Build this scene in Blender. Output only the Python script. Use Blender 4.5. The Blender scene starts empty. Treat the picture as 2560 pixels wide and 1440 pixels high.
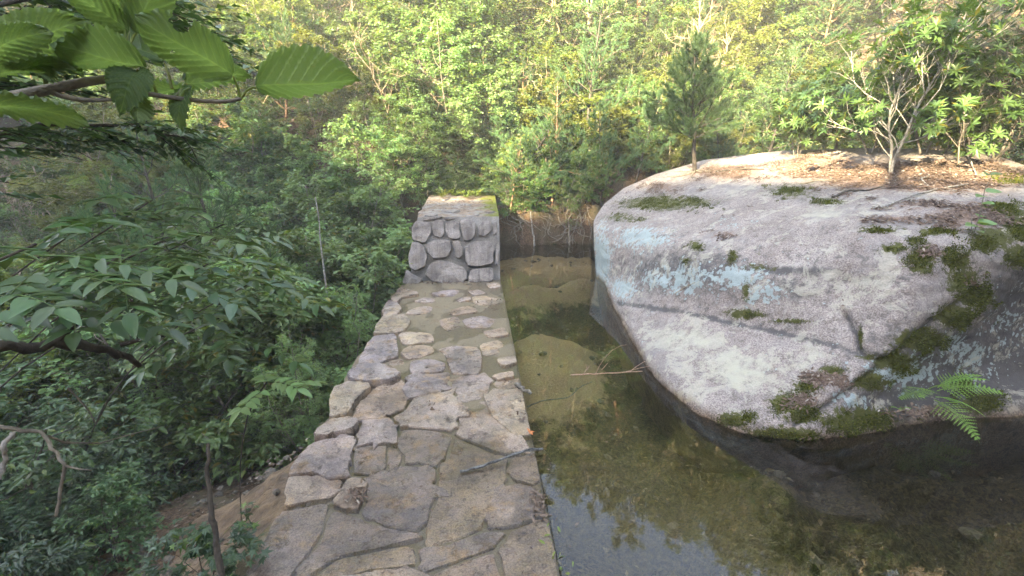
import bpy, math, random
import numpy as np
from mathutils import Vector, Matrix, Euler

S = bpy.context.scene
COL = S.collection
rad = math.radians

# ------------------------------------------------------------------ camera, sky, sun, exposure
CAM_Z, PITCH, YAW, FPX = 2.4, rad(16.6), rad(-4.5), 1173.0
cam = bpy.data.cameras.new('camera')
cam.sensor_width = 36.0
cam.lens = 36.0 * FPX / 2560.0
cam.clip_start, cam.clip_end = 0.05, 800.0
camera = bpy.data.objects.new('camera', cam)
camera.location = (0, 0, CAM_Z)
camera.rotation_euler = (math.pi / 2 - PITCH, 0, YAW)
COL.objects.link(camera)
S.camera = camera

SUN_EL = rad(24.0)
SUN_D = np.array([0.60, 0.80])                    # the way sunlight travels over the ground
world = bpy.data.worlds.new('World')
S.world = world
world.use_nodes = True
wn = world.node_tree.nodes
sky = wn.new('ShaderNodeTexSky')
sky.sky_type = 'NISHITA'
sky.sun_disc = False
sky.sun_elevation = SUN_EL
sky.sun_rotation = math.atan2(-SUN_D[0], -SUN_D[1]) % (2 * math.pi)
sky.air_density, sky.dust_density, sky.ozone_density = 1.0, 0.6, 1.2
wn['Background'].inputs[1].default_value = 0.10
world.node_tree.links.new(sky.outputs[0], wn['Background'].inputs[0])

lamp = bpy.data.lights.new('sun', 'SUN')
lamp.energy, lamp.angle, lamp.color = 5.0, rad(0.6), (1.0, 0.91, 0.62)
sun = bpy.data.objects.new('sun', lamp)
sun.rotation_euler = Vector((SUN_D[0] * math.cos(SUN_EL), SUN_D[1] * math.cos(SUN_EL), -math.sin(SUN_EL))).to_track_quat('-Z', 'Y').to_euler()
sun.location = (-20, -15, 40)
COL.objects.link(sun)

S.view_settings.view_transform = 'Standard'
S.view_settings.look = 'None'
S.view_settings.gamma = 1
S.view_settings.use_curve_mapping = False
S.view_settings.exposure = 4.2
S.view_settings.use_white_balance = True
S.view_settings.white_balance_temperature = 7500
S.view_settings.white_balance_tint = 14
S.cycles.use_denoising = True
S.cycles.max_bounces = 7
S.cycles.diffuse_bounces = 4
S.cycles.glossy_bounces = 3
S.cycles.transmission_bounces = 5
S.cycles.transparent_max_bounces = 10

# ------------------------------------------------------------------ helpers: camera maths, noise, meshes
RNG = np.random.default_rng(11)
C0 = np.array([0, 0, CAM_Z])
FW = np.array([math.sin(-YAW) * math.cos(PITCH), math.cos(YAW) * math.cos(PITCH), -math.sin(PITCH)])
RT = np.array([math.cos(YAW), math.sin(YAW), 0.0])
UP = np.cross(RT, FW)
def ray(px, py): return FW + RT * (px - 1280) / FPX - UP * (py - 720) / FPX
def atz(px, py, z=0.0):
    d = ray(px, py); return C0 + d * (z - CAM_Z) / d[2]
def atd(px, py, dist):
    d = ray(px, py); return C0 + d * dist / math.hypot(d[0], d[1])
def aty(px, py, y):
    d = ray(px, py); return C0 + d * y / d[1]
def proj(P):
    v = np.asarray(P, float) - C0
    w = np.maximum(v @ FW, 1e-3)
    return 1280 + FPX * (v @ RT) / w, 720 - FPX * (v @ UP) / w

def _h(ix, iy, iz):
    n = (ix * 374761393 + iy * 668265263 + iz * 2147483647 * 3 + 1013904223) & 0x7fffffff
    n = ((n ^ (n >> 13)) * 1274126177) & 0x7fffffff
    n = ((n ^ (n >> 15)) * 1103515245) & 0x7fffffff
    return (n & 0xffff) / 65535.0
def vnoise(x, y, z=0.0):
    x, y = np.asarray(x, float), np.asarray(y, float); z = np.asarray(z, float) + 0 * x
    xi, yi, zi = np.floor(x).astype(np.int64), np.floor(y).astype(np.int64), np.floor(z).astype(np.int64)
    f = [x - xi, y - yi, z - zi]; f = [t * t * (3 - 2 * t) for t in f]
    r = 0
    for a in (0, 1):
        for b in (0, 1):
            for c in (0, 1):
                r = r + _h(xi + a, yi + b, zi + c) * (f[0] if a else 1 - f[0]) * (f[1] if b else 1 - f[1]) * (f[2] if c else 1 - f[2])
    return r * 2 - 1
def fbm(x, y, z=0.0, o=4, g=0.5):
    r, a = 0, 1.0
    for k in range(o):
        r = r + a * vnoise(x * 2 ** k + 17.3 * k, y * 2 ** k - 9.1 * k, z * 2.0 ** k); a *= g
    return r
def sstep(a, b, x):
    t = np.clip((x - a) / (b - a), 0, 1); return t * t * (3 - 2 * t)
def unit(v):
    v = np.asarray(v, float); return v / np.maximum(np.linalg.norm(v, axis=-1, keepdims=True), 1e-9)

def mesh(name, V, F, m=None, smooth=False, attrs=None, uv=None):
    """V (n,3); F an array or a list of arrays of triangles / quads"""
    V = np.ascontiguousarray(V, np.float32)
    Fs = [np.asarray(f, np.int32) for f in (F if isinstance(F, list) else [F]) if len(f)]
    me = bpy.data.meshes.new(name)
    me.vertices.add(len(V)); me.vertices.foreach_set('co', V.ravel())
    nl = sum(f.size for f in Fs); npoly = sum(len(f) for f in Fs)
    me.loops.add(nl); me.polygons.add(npoly)
    me.loops.foreach_set('vertex_index', np.concatenate([f.ravel() for f in Fs]))
    tot = np.concatenate([np.full(len(f), f.shape[1], np.int32) for f in Fs])
    st = np.concatenate([[0], np.cumsum(tot)[:-1]]).astype(np.int32)
    me.polygons.foreach_set('loop_start', st)
    me.polygons.foreach_set('loop_total', tot)
    me.polygons.foreach_set('use_smooth', np.full(npoly, smooth, bool))
    for k, a in (attrs or {}).items():
        at = me.attributes.new(k, 'FLOAT', 'POINT'); at.data.foreach_set('value', np.ascontiguousarray(a, np.float32).ravel())
    if uv is not None:
        ul = me.uv_layers.new(name='UVMap')
        idx = np.concatenate([f.ravel() for f in Fs])
        ul.data.foreach_set('uv', np.ascontiguousarray(uv[idx], np.float32).ravel())
    me.update(); me.validate()
    if m: me.materials.append(m)
    return me

def obj(name, me, parent=None, loc=None, label=None, cat=None, group=None, kind=None):
    o = bpy.data.objects.new(name, me); COL.objects.link(o)
    if parent: o.parent = parent
    if loc is not None: o.location = loc
    if label: o['label'] = label
    if cat: o['category'] = cat
    if group: o['group'] = group
    if kind: o['kind'] = kind
    return o

class Geo:
    """collects tubes, leaves and free triangles"""
    def __init__(s): s.V, s.T, s.Q, s.n = [], [], [], 0
    def add(s, V, T=None, Q=None):
        V = np.asarray(V, float).reshape(-1, 3)
        s.V.append(V)
        if T is not None and len(T): s.T.append(np.asarray(T) + s.n)
        if Q is not None and len(Q): s.Q.append(np.asarray(Q) + s.n)
        s.n += len(V)
    def tube(s, P, R, k=6, cap=True):
        P = np.asarray(P, float); n = len(P); R = np.broadcast_to(np.asarray(R, float), (n,))
        t = unit(np.gradient(P, axis=0))
        ref = np.array([0.31, 0.2, 0.93]) if abs(t[0][2]) < 0.8 else np.array([0.9, 0.3, 0.1])
        u = unit(np.cross(t, ref)); w = np.cross(t, u)
        a = np.arange(k) * 2 * math.pi / k
        V = (P[:, None] + R[:, None, None] * (np.cos(a)[None, :, None] * u[:, None] + np.sin(a)[None, :, None] * w[:, None])).reshape(-1, 3)
        i = np.arange(n - 1)[:, None] * k; j = np.arange(k)[None]; j2 = (j + 1) % k
        Q = np.stack([i + j, i + j2, i + k + j2, i + k + j], -1).reshape(-1, 4)
        T = []
        if cap:
            V = np.vstack([V, P[-1] + t[-1] * R[-1] * 0.6])
            e = (n - 1) * k
            T = np.array([[e + q, e + (q + 1) % k, n * k] for q in range(k)])
        s.add(V, T, Q)
    def leaves(s, P, D, N, L, W, shape=4):
        """one folded blade per row; D along the blade, N its upper side"""
        P = np.asarray(P, float); n = len(P)
        if not n: return
        D = np.broadcast_to(unit(D), (n, 3)); N = np.broadcast_to(np.asarray(N, float), (n, 3)); B = unit(np.cross(D, N)); N = np.cross(B, D)
        L = np.broadcast_to(np.asarray(L, float), (n,))[:, None]; W = np.broadcast_to(np.asarray(W, float), (n,))[:, None]
        if shape == 4:
            q = [(0, 0, 0), (.45, .5, .12), (1, 0, -.08), (.45, -.5, .12)]; f = [(0, 1, 2), (0, 2, 3)]
        elif shape == 6:
            q = [(0, 0, 0), (.28, .42, .10), (.66, .40, .06), (1, 0, -.16), (.66, -.40, .06), (.28, -.42, .10), (.5, 0, 0)]
            f = [(0, 1, 6), (1, 2, 6), (2, 3, 6), (3, 4, 6), (4, 5, 6), (5, 0, 6)]
        elif shape == 3:
            q = [(0, .5, 0), (1, 0, 0), (0, -.5, 0)]; f = [(0, 1, 2)]
        elif shape == 5:                                       # star: a palmate leaf
            q = [(0, 0, 0)]; ang = [-2.2, -1.5, -.95, -.5, 0, .5, .95, 1.5, 2.2]; rr = [.62, .3, .88, .4, 1.0, .4, .88, .3, .62]
            for a_, r_ in zip(ang, rr): q.append((.15 + .85 * r_ * math.cos(a_), r_ * math.sin(a_) * .8, -.10 * r_ * r_))
            f = [(0, i + 1, i) for i in range(1, 9)]
        q = np.array(q); k = len(q)
        V = P[:, None] + D[:, None] * (q[:, 0][None, :, None] * L[:, None]) + B[:, None] * (q[:, 1][None, :, None] * W[:, None]) + N[:, None] * (q[:, 2][None, :, None] * W[:, None] * 1.5)
        T = (np.array(f)[None] + (np.arange(n) * k)[:, None, None]).reshape(-1, 3)
        s.add(V.reshape(-1, 3), T)
    def build(s, name, m, smooth=False):
        F = []
        if s.T: F.append(np.vstack(s.T))
        if s.Q: F.append(np.vstack(s.Q))
        return mesh(name, np.vstack(s.V), F, m, smooth)

# ------------------------------------------------------------------ materials
class NT:
    def __init__(s, name):
        s.m = bpy.data.materials.new(name); s.m.use_nodes = True
        s.t = s.m.node_tree; s.t.nodes.clear()
        s.out = s.t.nodes.new('ShaderNodeOutputMaterial')
    def n(s, typ, ins=None, **kw):
        nd = s.t.nodes.new('ShaderNode' + typ)
        for k, v in kw.items(): setattr(nd, k, v)
        for k, v in (ins or {}).items(): s.set(nd.inputs[k], v)
        return nd
    def set(s, sock, v):
        if hasattr(v, 'is_output') or isinstance(v, bpy.types.NodeSocket): s.t.links.new(v, sock)
        elif isinstance(v, bpy.types.Node): s.t.links.new(v.outputs[0], sock)
        else:
            if isinstance(v, tuple) and len(v) == 3 and sock.type == 'RGBA': v = (*v, 1)
            sock.default_value = v
    def pos(s): return s.n('NewGeometry').outputs['Position']
    def noise(s, scale, detail=4, rough=.6, vec=None, dist=0.0):
        return s.n('TexNoise', {'Vector': vec if vec is not None else s.pos(), 'Scale': scale, 'Detail': detail, 'Roughness': rough, 'Distortion': dist}).outputs[0]
    def ramp(s, fac, a, b, ca=(0, 0, 0), cb=(1, 1, 1)):
        r = s.n('ValToRGB', {0: fac}); e = r.color_ramp.elements
        e[0].position, e[1].position = a, b; e[0].color, e[1].color = (*ca, 1), (*cb, 1)
        return r.outputs[0]
    def mix(s, f, a, b, mode='MIX'):
        x = s.n('Mix', data_type='RGBA', blend_type=mode)
        s.set(x.inputs[0], f); s.set(x.inputs[6], a); s.set(x.inputs[7], b)
        return x.outputs[2]
    def math(s, op, a, b=0.0, clamp=False):
        x = s.n('Math', {0: a, 1: b}, operation=op, use_clamp=clamp); return x.outputs[0]
    def attr(s, name): return s.n('Attribute', attribute_name=name).outputs['Fac']
    def z(s): return s.n('SeparateXYZ', {0: s.pos()}).outputs[2]
    def bump(s, h, strength=.5, dist=.02, normal=None):
        ins = {'Height': h, 'Strength': strength, 'Distance': dist}
        if normal is not None: ins['Normal'] = normal
        return s.n('Bump', ins).outputs[0]
    def bsdf(s, col, rough=.8, normal=None, spec=.3, **kw):
        ins = {'Base Color': col, 'Roughness': rough, 'Specular IOR Level': spec}
        if normal is not None: ins['Normal'] = normal
        ins.update(kw)
        return s.n('BsdfPrincipled', ins).outputs[0]
    def done(s, sh): s.t.links.new(sh, s.out.inputs[0]); return s.m

def leaf_mat(name, c1, c2, c3=None, transl=.44, rough=.42, spec=.45, tcol=None):
    """c1..c2 varies leaf to leaf; c3 the odd leaf"""
    t = NT(name)
    rnd = t.n('NewGeometry').outputs['Random Per Island']
    obr = t.n('ObjectInfo').outputs['Random']
    col = t.mix(rnd, c1, c2)
    if c3: col = t.mix(t.ramp(rnd, .93, .96), col, c3)
    val = t.math('ADD', t.math('MULTIPLY', obr, .5), .78)
    hs = t.n('HueSaturation', {'Hue': t.math('ADD', t.math('MULTIPLY', obr, .035), .482), 'Saturation': 1.0, 'Value': val, 'Color': col}).outputs[0]
    tr = t.mix(1.0, hs, tcol or (1.45, 1.25, .5), 'MULTIPLY')
    a = t.bsdf(hs, rough, None, spec)
    b = t.n('BsdfTranslucent', {0: tr}).outputs[0]
    return t.done(t.n('MixShader', {0: transl, 1: a, 2: b}).outputs[0])

M = {}
M['leaf_mid'] = leaf_mat('leaf_mid', (.065, .120, .034), (.100, .165, .050), (.17, .16, .03))
M['leaf_bright'] = leaf_mat('leaf_bright', (.115, .160, .032), (.170, .215, .048), (.20, .20, .04))
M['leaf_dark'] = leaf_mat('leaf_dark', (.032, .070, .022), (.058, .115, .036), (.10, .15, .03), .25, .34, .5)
M['leaf_cool'] = leaf_mat('leaf_cool', (.135, .240, .088), (.185, .310, .128), (.15, .21, .05), .42, .38, .45)
M['leaf_dull'] = leaf_mat('leaf_dull', (.042, .085, .045), (.066, .120, .062), (.09, .14, .05), .25, .36, .5)
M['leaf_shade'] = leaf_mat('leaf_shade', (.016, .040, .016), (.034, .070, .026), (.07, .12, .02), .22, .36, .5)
M['needle'] = leaf_mat('needle', (.050, .105, .045), (.085, .150, .065), None, .30, .5, .3)
M['frond'] = leaf_mat('frond', (.17, .36, .08), (.23, .43, .11), None, .45, .5, .3)
M['dead_leaf'] = leaf_mat('dead_leaf', (.085, .058, .044), (.20, .145, .115), (.33, .29, .25), .08, .8, .2, (1, .8, .6))

M['sodden'] = leaf_mat('sodden', (.028, .020, .011), (.085, .060, .034), (.13, .10, .06), .05, .8, .2)
def bark(name, c1, c2, sc=14):
    t = NT(name)
    n1 = t.noise(sc, 5, .65); n2 = t.noise(sc * 4, 3)
    return t.done(t.bsdf(t.mix(t.ramp(n1, .35, .68), c1, c2), .9, t.bump(n2, .7, .01), .2))
M['bark_grey'] = bark('bark_grey', (.10, .085, .07), (.26, .23, .19))
M['bark_tan'] = bark('bark_tan', (.20, .15, .10), (.42, .34, .25))
M['bark_dark'] = bark('bark_dark', (.035, .03, .027), (.10, .085, .07))
M['bark_pale'] = bark('bark_pale', (.13, .115, .10), (.40, .385, .36), 26)
M['bark_red'] = bark('bark_red', (.14, .075, .045), (.30, .19, .13))

def ground_mat():
    t = NT('forest_floor')
    p = t.pos()
    n1 = t.noise(1.3, 5); n2 = t.noise(38, 3, .7); n3 = t.noise(9, 4)
    soil = t.mix(t.ramp(n2, .38, .66), (.055, .036, .024), (.21, .135, .09))
    soil = t.mix(t.ramp(n1, .45, .62), soil, (.12, .10, .065))
    soil = t.mix(t.ramp(n3, .60, .70), soil, (.045, .060, .018))
    bed = t.attr('bed'); sand = t.attr('sand')
    sandc = t.mix(t.ramp(t.noise(90, 2, .8), .3, .7), (.17, .125, .072), (.37, .285, .175))
    litter = t.mix(t.ramp(t.noise(30, 4, .75, None, 1.0), .40, .64), (.014, .011, .007), (.085, .066, .034))
    sf = t.ramp(t.math('ADD', sand, t.math('MULTIPLY', t.math('SUBTRACT', t.noise(3.2, 6, .7), .5), 1.3)), .40, .62)
    bedc = t.mix(sf, litter, sandc)
    col = t.mix(bed, soil, bedc)
    h = t.math('ADD', n2, t.math('MULTIPLY', n3, .8))
    return t.done(t.bsdf(col, .92, t.bump(h, .8, .05), .15))
M['ground'] = ground_mat()

def granite(t, tones, wet=True, vec=None):
    a, b, c = tones
    n1 = t.noise(2.2, 6, .62); n2 = t.noise(75, 3, .75); n3 = t.noise(11, 5, .65)
    col = t.mix(t.ramp(n1, .36, .64), a, b)
    col = t.mix(t.ramp(n3, .52, .66), col, c)
    sp = t.ramp(n2, .40, .60, (.55, .54, .54), (1.30, 1.30, 1.30))
    return t.mix(1.0, col, sp, 'MULTIPLY'), n1, n2, n3

def boulder_mat():
    t = NT('boulder_granite')
    col, n1, n2, n3 = granite(t, ((.218, .183, .170), (.300, .262, .244), (.155, .130, .122)))
    pt = t.noise(1.1, 5, .6); pt2 = t.noise(4.5, 6, .7, None, 1.2)
    col = t.mix(t.ramp(pt, .52, .66), col, (.20, .178, .172))
    col = t.mix(t.ramp(pt2, .57, .70), col, (.325, .295, .275))
    col = t.mix(t.ramp(t.noise(6.5, 6, .75, None, .5), .58, .68), col, (.115, .105, .10))
    dark = t.attr('stain_shade')  # one mask for dark stains and painted shade
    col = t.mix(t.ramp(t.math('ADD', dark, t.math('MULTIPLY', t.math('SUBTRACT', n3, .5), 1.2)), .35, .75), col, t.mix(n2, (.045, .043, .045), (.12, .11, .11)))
    warp = t.n('VectorMath', {0: t.pos(), 1: t.n('VectorMath', {0: t.n('TexNoise', {'Vector': t.pos(), 'Scale': 26.0, 'Detail': 3.0}).outputs[1], 'Scale': .09}, operation='SCALE').outputs[0]}, operation='ADD').outputs[0]
    dots = t.n('TexVoronoi', {'Vector': warp, 'Scale': 30.0}).outputs[0]
    blk = t.math('MULTIPLY', t.ramp(dots, .20, .27, (1, 1, 1), (0, 0, 0)), t.ramp(t.noise(2.6, 5, .7), .50, .60))
    col = t.mix(t.math('MULTIPLY', blk, .8), col, (.075, .070, .066))
    vo = t.n('TexVoronoi', {'Vector': warp, 'Scale': 17.0})
    spots = t.math('SUBTRACT', t.math('ADD', t.attr('lichen'), t.math('MULTIPLY', t.math('SUBTRACT', t.noise(5.5, 6, .8), .5), 2.2)), t.math('MULTIPLY', vo.outputs[0], .8))
    col = t.mix(t.math('MULTIPLY', t.ramp(spots, .08, .14), .9), col, t.mix(n2, (.19, .235, .24), (.35, .42, .42)))
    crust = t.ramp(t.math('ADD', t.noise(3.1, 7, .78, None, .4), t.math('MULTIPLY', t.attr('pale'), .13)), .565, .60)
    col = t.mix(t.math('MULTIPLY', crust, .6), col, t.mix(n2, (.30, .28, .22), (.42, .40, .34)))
    spk = t.math('MULTIPLY', t.ramp(t.attr('moss'), .10, .40), t.ramp(t.noise(34, 4, .8), .54, .60))
    col = t.mix(spk, col, (.060, .058, .046))
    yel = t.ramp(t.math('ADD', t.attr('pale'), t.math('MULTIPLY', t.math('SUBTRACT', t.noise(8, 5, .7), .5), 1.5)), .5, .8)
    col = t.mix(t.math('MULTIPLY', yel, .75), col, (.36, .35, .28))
    li = t.ramp(t.math('ADD', t.attr('litter'), t.math('MULTIPLY', t.math('SUBTRACT', t.noise(14, 4, .7), .5), 1.3)), .42, .60)
    col = t.mix(li, col, t.mix(t.ramp(t.noise(60, 3, .7), .35, .65), (.085, .055, .042), (.27, .19, .155)))
    mo = t.ramp(t.math('ADD', t.attr('moss'), t.math('MULTIPLY', t.math('SUBTRACT', t.noise(16, 6, .8, None, .6), .5), 2.6)), .47, .57)
    col = t.mix(mo, col, t.mix(t.noise(26, 4), (.024, .027, .010), (.095, .098, .022)))
    wet = t.ramp(t.math('ADD', t.z(), t.math('MULTIPLY', n3, .06)), .02, .13, (.52, .39, .26), (1, 1, 1))
    col = t.mix(1.0, col, wet, 'MULTIPLY')
    h = t.math('ADD', t.math('MULTIPLY', n2, .35), t.math('ADD', n3, t.math('MULTIPLY', mo, .6)))
    return t.done(t.bsdf(col, .82, t.bump(h, .55, .035), .25))
M['boulder'] = boulder_mat()

def stone_mat(name, wing=False):
    t = NT(name)
    r = t.n('ObjectInfo').outputs['Random']
    n1 = t.noise(3.4, 6, .65); n2 = t.noise(95, 3, .8); n3 = t.noise(16, 5, .7, None, .6)
    if wing:
        a, b = (.165, .145, .135), (.29, .262, .245)
        col = t.mix(t.ramp(n1, .38, .62), a, b)
        ver = t.n('TexNoise', {'Vector': t.n('VectorMath', {0: t.pos(), 1: (9, 2, 1.1)}, operation='MULTIPLY').outputs[0], 'Scale': 1.5, 'Detail': 5.0}).outputs[0]
        col = t.mix(t.math('MULTIPLY', t.ramp(ver, .48, .66), .6), col, (.085, .076, .074))
    else:
        rc = t.n('ValToRGB', {0: r}); e = rc.color_ramp.elements
        e[0].color, e[1].color = (.35, .27, .185, 1), (.29, .262, .262, 1)
        for p_, c_ in ((.25, (.335, .28, .225)), (.5, (.275, .245, .242)), (.75, (.375, .31, .21))):
            x = e.new(p_); x.color = (*c_, 1)
        col = t.mix(t.ramp(n1, .40, .62), rc.outputs[0], t.mix(.5, rc.outputs[0], (.23, .19, .21)))
        col = t.mix(t.ramp(t.noise(4, 6, .7), .54, .68), col, (.29, .19, .10))
        col = t.mix(t.ramp(t.noise(7, 6, .75, None, .8), .56, .66), col, (.105, .085, .075))
    col = t.mix(t.ramp(n3, .55, .70), col, t.mix(.55, col, (.10, .085, .085)))
    if not wing:                                                  # sand washed over the stones of the far half, grime elsewhere
        y = t.n('SeparateXYZ', {0: t.pos()}).outputs[1]
        sd = t.ramp(t.math('ADD', t.math('MULTIPLY', y, .10), t.noise(5.5, 6, .75)), 1.08, 1.20)
        col = t.mix(t.math('MULTIPLY', sd, .75), col, t.mix(n2, (.22, .155, .09), (.44, .325, .20)))
        col = t.mix(t.ramp(t.noise(8, 6, .8, None, .2), .57, .64), col, (.085, .068, .058))
        col = t.mix(1.0, col, t.ramp(t.noise(1.7, 7, .72, None, .3), .40, .62, (.50, .48, .50), (1.22, 1.18, 1.12)), 'MULTIPLY')
        col = t.mix(t.math('MULTIPLY', t.ramp(t.noise(2.9, 6, .75), .56, .66), .6), col, (.40, .275, .15))
    col = t.mix(1.0, col, t.ramp(n2, .36, .64, (.60, .58, .57), (1.34, 1.34, 1.34)), 'MULTIPLY')
    if not wing:
        wet = t.ramp(t.math('ADD', t.z(), t.math('MULTIPLY', n3, .02)), .01, .05, (.98, .92, .86), (1, 1, 1))
        col = t.mix(1.0, col, wet, 'MULTIPLY')
    return t.done(t.bsdf(col, t.ramp(t.noise(2.3, 5, .7), .42, .60, (.22, .22, .22), (.62, .62, .62)) if not wing else .85, t.bump(t.math('ADD', n3, t.math('MULTIPLY', n2, .4)), .7, .03), .35))
M['crest_stone'] = stone_mat('crest_stone')
M['wing_stone'] = stone_mat('wing_stone', True)

def mortar_mat():
    t = NT('crest_mortar')
    y = t.n('SeparateXYZ', {0: t.pos()}).outputs[1]
    n1 = t.noise(3, 5); n2 = t.noise(110, 2, .8); n3 = t.noise(14, 5, .75)
    sand = t.mix(t.ramp(n2, .3, .7), (.34, .22, .115), (.60, .42, .24))
    grey = t.mix(t.ramp(n2, .3, .7), (.12, .095, .06), (.24, .195, .13))
    f = t.ramp(t.math('ADD', t.math('MULTIPLY', y, .25), t.math('MULTIPLY', n1, .9)), 1.25, 1.65)
    f2 = t.ramp(t.math('ADD', t.math('MULTIPLY', y, .25), t.math('MULTIPLY', n1, 1.1)), 2.45, 2.7)
    col = t.mix(f2, t.mix(f, grey, sand), t.mix(t.ramp(n3, .4, .62), (.060, .038, .024), (.30, .19, .11)))
    col = t.mix(t.ramp(n3, .60, .72), col, (.13, .085, .05))
    col = t.mix(t.ramp(t.noise(1.9, 6, .7), .60, .68), col, (.17, .12, .07))
    return t.done(t.bsdf(col, .8, t.bump(t.math('ADD', n2, n3), .7, .02), .3))
M['mortar'] = mortar_mat()

def wing_mat():
    t = NT('wing_concrete')
    n1 = t.noise(2.5, 6); n2 = t.noise(70, 3, .8); n3 = t.noise(12, 5, .7)
    col = t.mix(t.ramp(n1, .38, .62), (.19, .175, .165), (.31, .295, .28))
    nz = t.n('SeparateXYZ', {0: t.n('NewGeometry').outputs['Normal']}).outputs[2]
    top = t.math('MULTIPLY', t.ramp(nz, .6, .9), t.ramp(t.noise(3.2, 5, .7), .38, .56))
    col = t.mix(top, col, t.mix(t.ramp(n3, .4, .62), (.12, .085, .06), (.26, .19, .135)))
    xx = t.n('SeparateXYZ', {0: t.pos()}).outputs[0]
    mo = t.math('MULTIPLY', t.ramp(nz, .6, .9), t.ramp(t.math('ADD', t.math('MULTIPLY', xx, .55), t.math('MULTIPLY', n1, .8)), .45, .6))
    col = t.mix(mo, col, t.mix(n3, (.07, .085, .012), (.17, .18, .03)))
    col = t.mix(1.0, col, t.ramp(n2, .36, .64, (.66, .66, .66), (1.25, 1.25, 1.25)), 'MULTIPLY')
    return t.done(t.bsdf(col, .88, t.bump(t.math('ADD', n3, t.math('MULTIPLY', n2, .5)), .7, .03), .25))
M['wing'] = wing_mat()

def slab_mat():
    t = NT('bedrock')
    v = t.n('VectorMath', {0: t.pos(), 1: (1.2, 6.5, 4)}, operation='MULTIPLY').outputs[0]
    n1 = t.noise(1.6, 6, .7, v); n2 = t.noise(60, 3, .8)
    col = t.mix(t.ramp(n1, .35, .62), (.055, .034, .020), (.185, .120, .068))
    col = t.mix(1.0, col, t.ramp(n2, .36, .64, (.7, .7, .7), (1.2, 1.2, 1.2)), 'MULTIPLY')
    return t.done(t.bsdf(col, .55, t.bump(n1, .9, .05), .4))
M['slab'] = slab_mat()

def water_mat(name, tint, amp, sc, stretch, ior=1.45):
    t = NT(name)
    v = t.n('VectorMath', {0: t.pos(), 1: stretch}, operation='MULTIPLY').outputs[0]
    h = t.noise(sc, 3, .5, v, .8)
    nrm = t.bump(h, amp, .02)
    fr = t.n('Fresnel', {'IOR': ior, 'Normal': nrm}).outputs[0]
    gl = t.n('BsdfGlossy', {'Color': (1, 1, 1), 'Roughness': .012, 'Normal': nrm}).outputs[0]
    tr = t.n('BsdfTransparent', {0: tint}).outputs[0]
    return t.done(t.n('MixShader', {0: fr, 1: tr, 2: gl}).outputs[0])
M['pool'] = water_mat('pool_water', (.86, .84, .74), .045, 2.2, (1, 1, 1))
M['overflow'] = water_mat('overflow_water', (.97, .95, .92), .55, 11.0, (.7, 1.9, 1), 1.33)

def plain(name, c1, c2, sc=20, rough=.8):
    t = NT(name); n = t.noise(sc, 4, .7)
    return t.done(t.bsdf(t.mix(t.ramp(n, .35, .65), c1, c2), rough, t.bump(n, .4, .01), .25))
M['stick_dark'] = plain('stick_dark', (.030, .032, .035), (.20, .20, .20), 40)
M['twig_red'] = plain('twig_red', (.20, .11, .07), (.42, .28, .20), 60)
M['moss'] = leaf_mat('moss', (.030, .040, .008), (.105, .120, .018), (.15, .16, .03), .15, .9, .1)
M['rubble'] = plain('rubble', (.045, .038, .030), (.13, .112, .092), 30)
M['orange_leaf'] = plain('orange_leaf', (.34, .10, .035), (.55, .22, .09), 30)

def big_leaf_mat():
    t = NT('viburnum_leaf')
    uv = t.n('UVMap').outputs[0]
    s = t.n('SeparateXYZ', {0: uv}); u, v = s.outputs[0], s.outputs[1]
    av = t.math('ABSOLUTE', v)
    mid = t.ramp(av, .015, .05, (1, 1, 1), (0, 0, 0))
    side = t.math('FRACT', t.math('MULTIPLY', t.math('SUBTRACT', u, t.math('MULTIPLY', av, .26)), 9.0))
    sv = t.ramp(t.math('ABSOLUTE', t.math('SUBTRACT', side, .5)), .02, .10, (1, 1, 1), (0, 0, 0))
    fine = t.noise(40, 3, .6, uv)
    col = t.mix(fine, (.125, .185, .075), (.155, .225, .10))
    col = t.mix(t.ramp(t.noise(7, 6, .75, uv), .60, .68), col, (.16, .17, .06))
    col = t.mix(t.ramp(t.noise(23, 5, .8, uv), .66, .70), col, (.10, .07, .03))
    vein = t.math('MAXIMUM', mid, t.math('MULTIPLY', sv, .6))
    col = t.mix(t.math('MULTIPLY', vein, .55), col, (.22, .31, .12))
    back = t.n('NewGeometry').outputs['Backfacing']
    top = t.mix(1.0, col, (.62, .72, .70), 'MULTIPLY')
    col2 = t.mix(back, top, col)
    nrm = t.bump(t.math('SUBTRACT', t.math('MULTIPLY', fine, .3), vein), .5, .003)
    a = t.bsdf(col2, .45, nrm, .35)
    b = t.n('BsdfTranslucent', {0: t.mix(1.0, col, (1.35, 1.45, .70), 'MULTIPLY')}).outputs[0]
    return t.done(t.n('MixShader', {0: .5, 1: a, 2: b}).outputs[0])
M['big_leaf'] = big_leaf_mat()

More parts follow.
